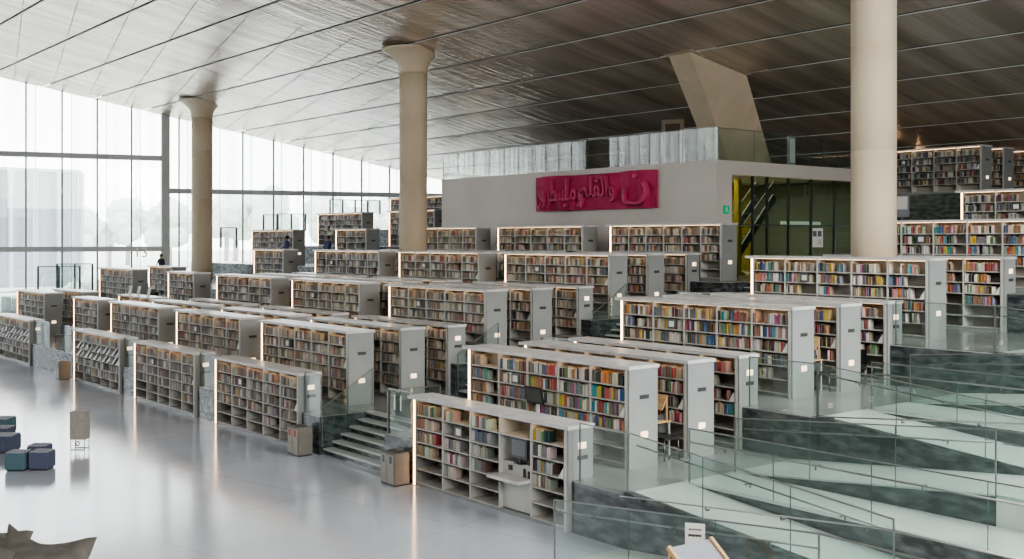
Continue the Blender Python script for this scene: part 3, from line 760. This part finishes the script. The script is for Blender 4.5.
# slanted magazines on the leftmost hall floor bookcases
for col,where in ((4,'third bookcase left of the stairs'),(6,'far left bookcase')):
    root,ia,bw,nb=[(c[0],c[1],c[2],c[3]) for c in CASES if c[4]==col and c[5]==0][0]
    for r in (1,2):
        zz=P0+(ROWS-1-r)*PITCH
        for b_ in range(nb):
            for q in range(2):
                xx=root.location.x+ia+b_*bw+bw*(.27+.44*q); v=R.uniform(.35,.75)
                mg=MB().hexa([(-.11,.02,.0),(.11,.02,.0),(.11,.03,.0),(-.11,.03,.0),(-.03,.16,.245),(.19,.16,.245),(.19,.17,.245),(-.03,.17,.245)])
                o=obj('magazine',mg,M['book'],None,(xx-.04,root.location.y,root.location.z+zz)); o.color=(v,v*.98,v*.95,1)
                tag(o,'slanted pale magazine, %s from left, %s of the %s'%(ORD[b_*2+q],ROWN[r],where),'magazine','magazines on display')

# ------------------------------------------------------------------ balustrades
def balustrade(label,p0,p1,h=1.08,n=None,handrail=None,endpost=(True,True),group='glass balustrades',name='glass_balustrade'):
    p0=Vector(p0); p1=Vector(p1); t=thing(name,label,'balustrade',p0,0,group)
    d=p1-p0; Lh=math.hypot(d.x,d.y); n=n or max(1,round(Lh/1.75)); nv=Vector((-d.y,d.x,0)).normalized()*.008
    up=Vector((0,0,h))
    for i in range(n):
        a=d*((i)/n)+d.normalized()*.012; b_=d*((i+1)/n)-d.normalized()*.012
        obj('glass_panel',MB().hexa([a-nv,b_-nv,b_+nv,a+nv,a-nv+up,b_-nv+up,b_+nv+up,a+nv+up]),M['glass'],t)
    for i in range(1,n):
        a=d*(i/n); obj('joint',MB().bar(a,a+up,.010,.014),M['glassedge'],t)
    for e,pp in zip(endpost,(Vector((0,0,0)),d)):
        if e: obj('post',MB().bar(pp,pp+up,.018,.03),M['rail'],t)
    obj('top_rail',MB().bar(up,d+up,.028,.02),M['rail'],t)
    if handrail:
        o=Vector((0,handrail,0)); hz=Vector((0,0,h-.22))
        obj('handrail',MB().tube([o+hz+d*0.02,d*.98+o+hz],.017),M['rail'],t)
        m_=max(2,n)
        for i in range(m_):
            a=d*((i+.5)/m_)+hz; obj('bracket',MB().bar(a,a+o-Vector((0,0,.0)),.02).bar(a+o-Vector((0,0,.07)),a+o,.018),M['darksteel'],t)
    return t
zz=LZ
balustrade('glass balustrade with steel rail along the ramp nearest the hall floor',(-14.05,12.27,.02),(-14.05+RL,12.27,SL*RL+.04),1.08,3,.12,(True,False))
balustrade('level glass balustrade at the landing of the nearest ramp',(-14.05+RL,12.27,SL*RL+.04),(-14.05+RL+3,12.27,SL*RL+.04),1.08,2)
LVN={1:'first',2:'second',3:'third'}
for k in (1,2,3):
    z=LZ[k]; x0=XE[k]; Y0=LY[k]; S=(LY[k+1]-LY[k])/4.95
    y2,y3=Y0+1.57*S, Y0+2.99*S
    balustrade('glass balustrade on the front parapet of the %s terrace ramp'%LVN[k],(x0,Y0+.1,z+.03),(x0+RL,Y0+.1,z-SL*RL+.03),1.05,3,.13)
    balustrade('short level glass balustrade at the bookcase end on the %s terrace'%LVN[k],(-15.25,Y0+.1,z),(x0-.02,Y0+.1,z),1.08,1)
    balustrade('glass balustrade between descending ramp and level walk, %s terrace'%LVN[k],(x0+.1,y2+.06,z),(x0+RL+2.5,y2+.06,z),1.0,4,-.13)
    balustrade('glass balustrade beside the climbing ramp on the %s terrace'%LVN[k],(x0+.1,y3-.06,z+.01),(x0+RL,y3-.06,z+SL*RL-.02),1.05,3,.15,(True,False))
    balustrade('level glass balustrade at the landing above the %s terrace'%LVN[k],(x0+RL+.02,y3-.06,z+SL*RL-.02),(x0+RL+3,y3-.06,z+SL*RL-.02),1.05,2,.15)
# handrails on the marble walls
for k,(ya,z0_,z1_) in enumerate(((13.85,.0,.5),(18.8,.98,1.48),(24.45,1.9,2.4))):
    t=thing('wall_handrail','slim steel handrail along the marble wall below the %s terrace'%LVN[k+1],'handrail',(XE[k+1],ya-.09,0))
    obj('rail',MB().tube([(0,0,z0_+.95),(RL,0,z1_+.95),(RL+2.5,0,z1_+.95)],.014),M['steel'],t)
    for i in range(4): 
        x=.5+i*1.5; zq=z0_+(z1_-z0_)*min(1,x/RL)+.95; obj('bracket',MB().bar((x,.0,zq-.06),(x,.09,zq-.06),.02).bar((x,0,zq-.06),(x,0,zq),.018),M['darksteel'],t)
# gaps between bookcases on terrace edges
GL={1:((-25.9,-25.05,'left of the lowest stairs'),(-21.85,-20.85,'right of the lowest stairs'),(-32.65,-31.25,'between first and second bookcases left of the stairs'),(-39.3,-37.95,'between second and third bookcases left of the stairs'),(-50.5,-48.2,'beside the far left bookcase'),(-46.2,-44.6,'beside the third bookcase left of the stairs')),
    2:((-26.1,-25.95,''),(-22.15,-20.85,'right of the second stairs'),)}
for a,b_,lab in GL[1]:
    balustrade('glass balustrade on the first terrace edge, '+lab,(a,LY[1]+.08,LZ[1]),(b_,LY[1]+.08,LZ[1]),1.05,1)
balustrade('glass balustrade on the second terrace edge, right of the second stairs',(-22.15,LY[2]+.08,LZ[2]),(-20.85,LY[2]+.08,LZ[2]),1.05,1)
balustrade('glass balustrade on the third terrace edge, right of the third stairs',(-22.5,LY[3]+.08,LZ[3]),(-20.9,LY[3]+.08,LZ[3]),1.05,1)
# stair side glass
for k,(s0,s1) in {1:(-25.0,-21.9),2:(-25.9,-22.2),3:(-26.2,-22.6)}.items():
    yt=FRONT_ROWS[k-1]+FD+1.0
    nm=['lowest','second','third'][k-1]
    balustrade('sloping glass balustrade on the left side of the %s stairs'%nm,(s0+.05,LY[k]+.05,LZ[k-1]+.2),(s0+.05,yt,LZ[k]+.12),1.0,2,None)
    t=balustrade('glass balustrade on the right side of the %s stairs%s'%(nm,', bearing white numerals' if k==1 else ''),(s1+.06,LY[k]+.05,LZ[k]),(s1+.06,yt,LZ[k]),1.0,1,None)
me=text_mesh('11',.52,.004,'numerals'); 
for v in me.vertices: v.co=(v.co.x,-v.co.z-.012,v.co.y)
me.materials.clear(); me.materials.append(M['white'])
tag(link('wall_numerals',me,None,(-21.42,LY[1]+.06,LZ[1]+.74)),'white numerals 11 on the glass right of the lowest stairs','sign')

# mezzanine balustrade
mzl=(WX0,WY+.12,WZ); 
balustrade('tall reflecting glass balustrade along the top of the white block',(WX0,WY+.12,WZ),(WX1-.02,WY+.12,WZ),1.32,10,None)
balustrade('glass balustrade on the right return of the white block',(WX1-.1,WY+.14,WZ),(WX1-.1,45.9,WZ),1.3,5,None)
# glass screens near the facade
def screen(label,x,y,z,n,w=1.15,h=1.5,ang=0):
    t=thing('glass_screen',label,'screen',(x,y,z),ang,'glass screens by the facade')
    for i in range(n):
        obj('pane',MB().box(i*w+.06,(i+1)*w-.06,-.01,.01,.05,h-.03),M['glass'],t)
    for i in range(n+1): obj('post',MB().box(i*w-.055,i*w+.055,-.05,.05,0,h),M['mullion'],t)
    obj('top_bar',MB().box(0,n*w,-.03,.03,h-.03,h+.02),M['mullion'],t)
def at(x,y,d):
    r=(x-CX)*d/F; return (AX[0]*r+AX[1]*d, AY[0]*r+AY[1]*d, CH-(y-HY)*d/F)
a_=math.atan2(fd.y,fd.x)
for (x,y,d,n,w,h,lab) in ((38,293,62,2,1.1,1.5,'dark framed glass screen far left before the facade'),(57,291,63,2,.95,1.55,'dark framed glass screen behind the first terrace bookcases'),(-5,320.5,62,1,1.4,1.6,'dark framed glass screen cut by the left photo edge'),(263.5,232,76,1,1.0,1.2,'single pane glass screen left of the three post screen'),(277,231,76,2,1.0,1.2,'three post glass screen above the fourth terrace bookcase'),(330,214,80,4,.95,1.05,'five post glass screen on the fifth terrace'),(221,248,72,1,1.0,1.35,'glass screen right of the left concrete column')):
    p=at(x,y,d); 
    screen(lab,p[0],p[1],p[2],n,w,h,a_)
me=text_mesh('13',.9,.004,'numerals')
for v in me.vertices: v.co=(v.co.x,-v.co.z,v.co.y)
me.materials.clear(); me.materials.append(M['white'])
pp=at(141,253,70.5); o=link('wall_numerals',me,None,pp); o.rotation_euler=(0,0,a_-.0); tag(o,'white numerals 13 on the facade glass beside the left column','sign')

# ------------------------------------------------------------------ loose objects
def bin_(label,x,y,z,red=False):
    t=thing('recycling_bin',label,'bin',(x,y,z))
    bm=bmesh.new(); bmesh.ops.create_cube(bm,size=1)
    for v in bm.verts: v.co=(v.co.x*.56,v.co.y*.42,v.co.z*.72+.37)
    bmesh.ops.bevel(bm,geom=bm.edges[:],offset=.02,segments=2,affect='EDGES')
    me=bpy.data.meshes.new('bin_body'); bm.to_mesh(me); bm.free(); me.materials.append(M['bin']); link('bin_body',me,t)
    for s in (-1,1):
        fdr=obj('front_panel',MB().box(s*.135-.12,s*.135+.12,-.225,-.209,.05,.69),M['bin_front'],t)
        obj('slot',MB().box(s*.15-.05,s*.15+.05,-.229,-.224,.5,.66),M['red' if red else 'plate'],fdr)
    obj('base',MB().box(-.29,.29,-.19,.19,0,.02),M['black'],t)
    for s in (-1,1): obj('lid_opening',MB().box(s*.15-.09,s*.15+.09,-.1,.1,.728,.736),M['black'],t)
bin_('taupe two slot recycling bin right of the lowest stairs',-20.98,13.55,0)
bin_('taupe recycling bin with red labels left of the lowest stairs',-25.38,13.5,0,True)
bin_('brown recycling bin beside the third bookcase left of the stairs',-45.0,13.5,0)
# felt cabinet on wire stand
k_=thing('display_cabinet','warm grey box on a thin wire stand alone on the hall floor','stand',(-29.68,9.34,0),.89)
obj('box',MB().box(-.2,.2,-.17,.17,.27,1.0),M['felt'],k_)
for sx in (-.18,.18):
    for sy in (-.15,.15): obj('leg',MB().tube([(sx,sy,0),(sx,sy,.27)],.01,6),M['steel'],k_)
for sy in (-.15,.15): obj('foot_bar',MB().tube([(-.18,sy,.01),(.18,sy,.01)],.01,6),M['steel'],k_)
tg=MB(); n=20
for j in range(n):
    a0,a1=2*math.pi*j/n,2*math.pi*(j+1)/n
    tg.bar((.045*math.cos(a0),-.155,.17+.06*math.sin(a0)),(.045*math.cos(a1),-.155,.17+.06*math.sin(a1)),.018,.02)
obj('ring_tag',tg,M['black'],k_)['label']='small black ring between the wire legs'
# ottomans
def ottoman(label,x,y,s,mm,rz):
    t=thing('cube_stool',label,'stool',(x,y,0),rz,'cube stools on the hall floor')
    bm=bmesh.new(); bmesh.ops.create_cube(bm,size=1)
    for v in bm.verts: v.co=(v.co.x*s,v.co.y*s,v.co.z*.41+.235)
    bmesh.ops.bevel(bm,geom=bm.edges[:],offset=.025,segments=3,affect='EDGES')
    me=bpy.data.meshes.new('body'); bm.to_mesh(me); bm.free(); me.materials.append(mm); link('body',me,t)
    obj('top_pad',MB().box(-s/2+.02,s/2-.02,-s/2+.02,s/2-.02,.43,.452),M['greytop'],t)
    obj('base',MB().box(-s/2+.04,s/2-.04,-s/2+.04,s/2-.04,0,.03),M['black'],t)
rz=-.69
ottoman('teal cube stool, front left of the foreground cluster of three',-27.92,7.35,.46,M['teal'],rz)
ottoman('navy cube stool, right one of the foreground cluster of three',-27.66,7.82,.47,M['navy'],rz)
ottoman('dark cube stool behind the other two of the foreground cluster',-28.5,8.0,.46,M['navy'],rz)
ottoman('big navy cube stool at the left photo edge',-30.55,7.72,.58,M['navy'],rz)
ottoman('low dark stool between the navy and the rear teal stool',-31.85,7.95,.55,M['navy'],rz)
ottoman('rear teal cube stool cut by the left photo edge',-33.5,8.35,.62,M['teal'],rz)
# bean bags
def beanbag(label,x,y,sx,sy,h,rz,la=.3,lb=.3):
    bm=bmesh.new(); bmesh.ops.create_grid(bm,x_segments=16,y_segments=16,size=1)
    top=list(bm.verts)
    vs=[];fs=[];n=17
    mb=MB()
    g=[]
    rr=random.Random(int(x*10))
    for side in (1,-1):
        for i in range(n):
            for j in range(n):
                u=-1+2*i/(n-1); v=-1+2*j/(n-1)
                prof=max(0,(1-u**4))**.6*max(0,(1-v**4))**.6
                pin=1-.16*(1-abs(u*v))*(abs(u)**6+abs(v)**6)
                zz_=h*(.5+side*.5*prof)+.05*h*math.sin(3*u+2*v)*prof
                lift=la*(max(0,-u)*max(0,v))**1.7 + lb*(max(0,u)*max(0,v))**1.7
                if side<0: zz_=max(0,h*.28*(1-prof))+lift
                else: zz_=h*.28+(h*.72)*prof+lift+.06*h*math.sin(4*u-3*v)*prof*(1-prof)*3
                g.append((u*sx*pin,v*sy*pin,zz_))
    f=[]
    for s in range(2):
        o_=s*n*n
        for i in range(n-1):
            for j in range(n-1):
                q=(o_+i*n+j,o_+(i+1)*n+j,o_+(i+1)*n+j+1,o_+i*n+j+1)
                f.append(q if s==0 else q[::-1])
    mb.add(g,f,0,True); me=mb.mesh('bean_bag',M['bean'])
    bm.free(); bm=bmesh.new(); bm.from_mesh(me); bmesh.ops.remove_doubles(bm,verts=bm.verts,dist=.0005); bm.to_mesh(me); bm.free()
    o=link('bean_bag',me,None,(x,y,0)); o.rotation_euler=(0,0,rz); sub=o.modifiers.new('s','SUBSURF'); sub.levels=1; sub.render_levels=1
    return tag(o,label,'bean bag','bean bags on the hall floor')
def seat_at(x,y): 
    d=CH*F/(y-HY); p=at(x,y,d); return p
p=seat_at(40,576); beanbag('taupe bean bag with a tall peaked corner at bottom left, nearest',p[0],p[1],.80,.55,.46,.89,.72,.44)
p=seat_at(-30,588); beanbag('rounded taupe bean bag cut by the bottom left photo corner',p[0],p[1],.62,.62,.58,.75,.1,.1)
p=seat_at(-8,556); beanbag('taupe bean bag behind the nearest one at the bottom left, small corner showing',p[0],p[1],.62,.4,.36,.95,.1,.26)

# chairs
def chair(label,p,rz,mm):
    t=thing('chair',label,'chair',p,rz)
    obj('seat',MB().box(-.23,.23,-.22,.22,.42,.47),mm,t)
    bk=MB(); nn=8; P=[]
    for i in range(nn+1):
        a=math.radians(-60+120*i/nn); P.append((.26*math.sin(a),.24*math.cos(a)))
    for i in range(nn):
        (xa,ya),(xb,yb)=P[i],P[i+1]
        bk.hexa([(xa,ya-.02,.50),(xb,yb-.02,.50),(xb,yb+.02,.50),(xa,ya+.02,.50),(xa*1.05,ya+.04,.86),(xb*1.05,yb+.04,.86),(xb*1.05,yb+.08,.86),(xa*1.05,ya+.08,.86)])
    obj('backrest',bk,mm,t)
    for sx in (-.2,.2):
        for sy in (-.19,.19): obj('leg',MB().tube([(sx,sy,.43),(sx*1.12,sy*1.12,0)],.014,6),M['darksteel'],t)
    for sx in (-.2,.2): obj('back_support',MB().tube([(sx,.19,.44),(sx*.95,.21,.6)],.012,6),M['darksteel'],t)
def desk(label,x,y,z):
    t=thing('reading_desk',label,'desk',(x,y,z))
    obj('desktop',MB().box(-.5,.5,-.24,.22,.72,.755),M['wood'],t)
    obj('slanted_rest',MB().hexa([(-.45,-.02,.98),(.45,-.02,.98),(.45,.0,.97),(-.45,.0,.97),(-.45,.16,1.28),(.45,.16,1.28),(.45,.18,1.27),(-.45,.18,1.27)]),M['wood'],t)
    for sx in (-.42,.42): obj('rest_support',MB().box(sx-.015,sx+.015,.14,.17,.755,1.24),M['wood'],t)
    for sx in (-.46,.46):
        for sy in (-.2,.18): obj('leg',MB().box(sx-.02,sx+.02,sy-.02,sy+.02,0,.72),M['shelf_light'],t)
desk('tan reading desk with slanted rest in the aisle behind the long bookcase',-16.3,16.82,LZ[1])
chair('black chair at the tan reading desk behind the long bookcase',(-15.72,16.74,LZ[1]),1.57,M['black'])
desk('tan reading desk in the second terrace aisle behind the front bookcase',-16.3,22.1,LZ[2])
chair('black chair at the reading desk on the second terrace',(-15.75,22.0,LZ[2]),1.57,M['black'])
chair('round backed black chair before the rear bookcase on the second terrace',(-15.9,23.85,LZ[2]),.5,M['black'])
chair('black chair between short bookcase and glass on the second terrace left',(*at(153,306,58)[:2],LZ[2]),.9,M['black'])
chair('black chair in the gap behind the far left marble wall',(*at(63,325,47)[:2],LZ[1]),.6,M['black'])
# display cards on a low bookcase top
rr=[c for c in CASES if c[0]['label'].startswith('low rear')][0][0]
for i,dx in enumerate((-1.35,-.3,.95)):
    t=thing('display_card',['white display card, left of three on the low rear bookcase','white display card, middle of three on the low rear bookcase','white display card, right of three on the low rear bookcase'][i],'card',(rr.location.x+dx,rr.location.y+.3,rr.location.z+SH[1]))
    obj('card',MB().hexa([(-.16,-.03,0),(.16,-.03,0),(.16,-.015,0),(-.16,-.015,0),(-.16,.06,.42),(.16,.06,.42),(.16,.075,.42),(-.16,.075,.42)]),M['paper'],t)
    obj('foot',MB().box(-.1,.1,-.03,.14,0,.012),M['white'],t)
# poster on upper right
t=thing('poster','pale blue poster panel right of the nearest column above the bookcase','poster',at(901,217,43.5))
obj('sheet',MB().box(-.35,.35,0,.02,0,.85),M['greytop'],t); obj('picture_area',MB().box(-.28,.28,-.006,0,.3,.8),M['white'],t)
obj('post',MB().box(-.03,.03,.02,.06,-1.0,.8),M['mullion'],t)
# dark glass below top bookcase
balustrade('dark glass balustrade below the topmost bookcase',(-29.5,46.1,6.4),(-19.5,46.1,6.4),1.1,5,None)

# sign and wooden framed stand at the bottom
sp_=at(695,560,15.6)
t=thing('notice_sign','white notice with dark printed lines on a thin post by the ramp','sign',(sp_[0],sp_[1],0),.62)
zc=at(695,534,15.6)[2]
obj('plate',MB().box(-.14,.14,-.008,.008,zc-.16,zc+.15),M['paper'],t)
for i,(w,zq,mm) in enumerate(((.17,.065,'plate'),(.19,-.02,'plate'))):
    pr=MB(); x=-w/2; rr_=random.Random(i)
    while x<w/2-.01:
        l=rr_.uniform(.012,.03); pr.box(x,x+l,-.011,-.008,zc+zq-.012*(1+i*.4)*rr_.uniform(.7,1.3),zc+zq+.012*(1+i*.4)); x+=l+(.006 if i==0 else .002)
    obj('printed_line',pr,M[mm],t)
obj('post',MB().box(-.012,.012,.008,.03,0,zc+.1),M['steel'],t); obj('foot',MB().box(-.12,.12,-.1,.12,0,.015),M['steel'],t)
q=at(704,556,15.0)
t=thing('book_cart','grey sloping display cart with two tan wooden edge rails','cart',(q[0],q[1],0),1.5)
zt=q[2]+.06
for s in (-1,1):
    obj('edge_rail',MB().bar((s*.40,.28,zt+.06),(s*.40,-.55,zt-.55),.055,.06),M['wood'],t)
    for yq,zq in ((.24,zt),(-.5,zt-.52)): obj('leg',MB().box(s*.40-.02,s*.40+.02,yq-.02,yq+.02,0,zq),M['wood'],t)
obj('panel',MB().hexa([(-.37,-.55,zt-.58),(.37,-.55,zt-.58),(.37,-.55,zt-.55),(-.37,-.55,zt-.55)]+[(-.37,.28,zt+.02),(.37,.28,zt+.02),(.37,.28,zt+.05),(-.37,.28,zt+.05)]),M['greytop'],t)
obj('tray',MB().box(-.37,.37,-.4,.2,.3,.33),M['greytop'],t)

# people far back
def person(label,p,rz,shirt,sit=False):
    me=bpy.data.meshes.new('person'); 
    J={'pel':(0,0,.95),'waist':(0,0,1.1),'chest':(0,0,1.32),'neck':(0,0,1.47),'head':(0,-.01,1.60),'crown':(0,0,1.72)}
    v=[J[k] for k in J]; rad=[.15,.135,.165,.06,.095,.07]; e=[(0,1),(1,2),(2,3),(3,4),(4,5)]
    for s in (-1,1):
        b0=len(v); v+= [(s*.19,0,1.38),(s*.25,-.02,1.13),(s*.2,-.22,1.02),(s*.14,-.3,1.04)]; rad+=[.07,.05,.04,.035]; e+=[(2,b0),(b0,b0+1),(b0+1,b0+2),(b0+2,b0+3)]
        b0=len(v); v+= [(s*.1,0,.86),(s*.11,0,.5),(s*.11,.02,.08),(s*.11,-.15,.04)]; rad+=[.1,.075,.05,.04]; e+=[(0,b0),(b0,b0+1),(b0+1,b0+2),(b0+2,b0+3)]
    me.from_pydata(v,e,[]); o=link('person',me,None,p); o.rotation_euler=(0,0,rz)
    sk=o.modifiers.new('skin','SKIN'); 
    for i,r in enumerate(rad): me.skin_vertices[0].data[i].radius=(r,r*.8)
    me.skin_vertices[0].data[0].use_root=True
    ss=o.modifiers.new('sub','SUBSURF'); ss.levels=2; ss.render_levels=2
    dg=bpy.context.evaluated_depsgraph_get(); m2=bpy.data.meshes.new_from_object(o.evaluated_get(dg)); o.modifiers.clear(); o.data=m2
    m2.materials.clear(); m2.materials.append(M['skin']); m2.materials.append(shirt); m2.materials.append(M['cloth_dark'])
    for pl in m2.polygons:
        c=pl.center; pl.use_smooth=True
        pl.material_index = 2 if c.z<.97 and abs(c.y)<.14 or c.z<.9 else (0 if c.z>1.45 or (c.y<-.2) else 1)
    bm=bmesh.new(); bmesh.ops.create_uvsphere(bm,u_segments=16,v_segments=10,radius=.112)
    for vv in bm.verts: vv.co=(vv.co.x*.95,vv.co.y*1.05+.015,vv.co.z*.95+1.655)
    bmesh.ops.delete(bm,geom=[f_ for f_ in bm.faces if f_.calc_center_median().y<-.05 and f_.calc_center_median().z<1.68],context='FACES')
    hm=bpy.data.meshes.new('hair'); bm.to_mesh(hm); bm.free(); hm.materials.append(M['hair']); h=link('hair',hm,o)
    bm=bmesh.new(); 
    fe=MB().box(-.045,-.02,-.105,-.09,1.615,1.63).box(.02,.045,-.105,-.09,1.615,1.63)
    obj('eyes',fe,M['hair'],o)
    return tag(o,label,'person')
def stand(x,ytop,d,z=None):
    p=at(x,ytop,d); return (p[0],p[1],p[2]-1.76)
def lvl_stand(x,Y,z):
    k=AY[0]*(x-CX)/F+AY[1]; d=Y/k; p=at(x,240,d); return (p[0],Y,z)
person('person in dark clothing far back by the facade, left of the column',lvl_stand(161,25.6,LZ[3]),.6,M['cloth_dark'])
person('person in blue shirt standing before the far fourth terrace bookcase',lvl_stand(287,30.72,LZ[4]),-.9,M['cloth_blue'])
person('person in blue beside the glass gap on the fourth terrace',lvl_stand(328,32.4,LZ[4]),.3,M['cloth_blue'])

# ------------------------------------------------------------------ exterior
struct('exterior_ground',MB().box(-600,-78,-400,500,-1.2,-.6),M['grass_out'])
bl=thing('exterior_building','pale grey building with vertical fins outside the glass facade','building',(-150,12,-.6))
obj('wall',MB().box(-25,0,-70,35,0,15.0),M['ext_wall'],bl); obj('roof',MB().box(-25.3,.3,-70.3,35.3,15.0,15.4),M['ext_fin'],bl)
for i in range(36):
    y=-68+i*2.95; obj('fin',MB().box(0,.9,y-.2,y+.2,0,15),M['ext_fin'],bl)
for i in range(8): obj('window',MB().box(.02,.06,-66+i*12.5,-58+i*12.5,5,9),M['screen'],bl)
TR=random.Random(5)
def treemesh(h):
    mb=MB(); 
    bm=bmesh.new(); 
    for q in range(9):
        m4=Matrix.Translation((TR.uniform(-.22,.22)*h,TR.uniform(-.22,.22)*h,h*TR.uniform(.45,.85)))@Matrix.Scale(h*TR.uniform(.13,.22),4)
        bmesh.ops.create_icosphere(bm,subdivisions=2,radius=1,matrix=m4)
    for v in bm.verts: v.co+=Vector((TR.uniform(-1,1),TR.uniform(-1,1),TR.uniform(-1,1)))*h*.03
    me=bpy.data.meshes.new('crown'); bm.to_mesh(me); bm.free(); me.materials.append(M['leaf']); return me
crowns=[treemesh(1.0) for _ in range(4)]
trunk=MB().tube([(0,0,0),(.02,0,.5)],.035,8).mesh('trunk',M['bark'])
for i in range(34):
    X=-230-TR.uniform(0,40); Y=40+i*7.5+TR.uniform(-3,3); h=TR.uniform(12,19)
    t=thing('tree','hazy pale green tree outside the facade, %s along the row from the building'%ORD[i],'tree',(X,Y,-.6),TR.uniform(0,6),'trees outside the facade'); t.scale=(h,h,h)
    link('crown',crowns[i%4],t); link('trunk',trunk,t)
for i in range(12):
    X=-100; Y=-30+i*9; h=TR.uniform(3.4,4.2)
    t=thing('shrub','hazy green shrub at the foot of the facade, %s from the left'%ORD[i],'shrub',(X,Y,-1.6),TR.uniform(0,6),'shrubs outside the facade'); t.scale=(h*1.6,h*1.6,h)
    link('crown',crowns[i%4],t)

# ------------------------------------------------------------------ light
w=bpy.data.worlds.new('world'); scene.world=w; w.use_nodes=True
N,L=w.node_tree.nodes,w.node_tree.links; bg=N['Background']
tc=N.new('ShaderNodeTexCoord'); sx=N.new('ShaderNodeSeparateXYZ'); cr=N.new('ShaderNodeValToRGB')
cr.color_ramp.elements[0].position=0; cr.color_ramp.elements[0].color=(.93,.95,.96,1); cr.color_ramp.elements[1].position=.6; cr.color_ramp.elements[1].color=(.86,.91,.97,1)
L.new(tc.outputs['Generated'],sx.inputs[0]); L.new(sx.outputs[2],cr.inputs[0]); L.new(cr.outputs[0],bg.inputs[0])
bg.inputs[1].default_value=10.0
def area(name,loc,target,sx_,sy_,power,color=(1,1,1)):
    l=bpy.data.lights.new(name,'AREA'); l.shape='RECTANGLE'; l.size=sx_; l.size_y=sy_; l.energy=power; l.color=color
    o=bpy.data.objects.new(name,l); COL.objects.link(o); o.location=loc
    o.rotation_euler=(Vector(target)-Vector(loc)).to_track_quat('-Z','Y').to_euler(); return o
area('fill_light',(6,-8,17),(-22,18,1),24,12,4800,(1,.96,.9))  # unseen area light added behind the camera as soft fill
area('fill_light',(24,8,15),(-20,17,1),22,10,11000,(1,.97,.93))  # unseen fill added on the right to brighten the bookcase ends
area('fill_light',(9,24,13.5),(1,24,0),10,12,3800,(1,.97,.92))  # unseen fill added from above, beyond the right edge of view
area('ramp_fill_light',(-3,20,12.5),(-8,18,1),9,9,3800,(.95,1,.98))  # unseen overhead light added to brighten the ramps
area('room_ceiling_lamp',(-32.5,38.5,8.1),(-32.5,38.5,4),4,6,800,(1,.95,.8))

scene.view_settings.view_transform='AgX'
scene.view_settings.look='AgX - Medium High Contrast'
scene.view_settings.exposure=-0.25
cy=scene.cycles
cy.transparent_max_bounces=24; cy.max_bounces=7; cy.diffuse_bounces=3; cy.glossy_bounces=4
cy.sample_clamp_indirect=6.0; cy.caustics_reflective=False; cy.caustics_refractive=False
cy.use_denoising=True
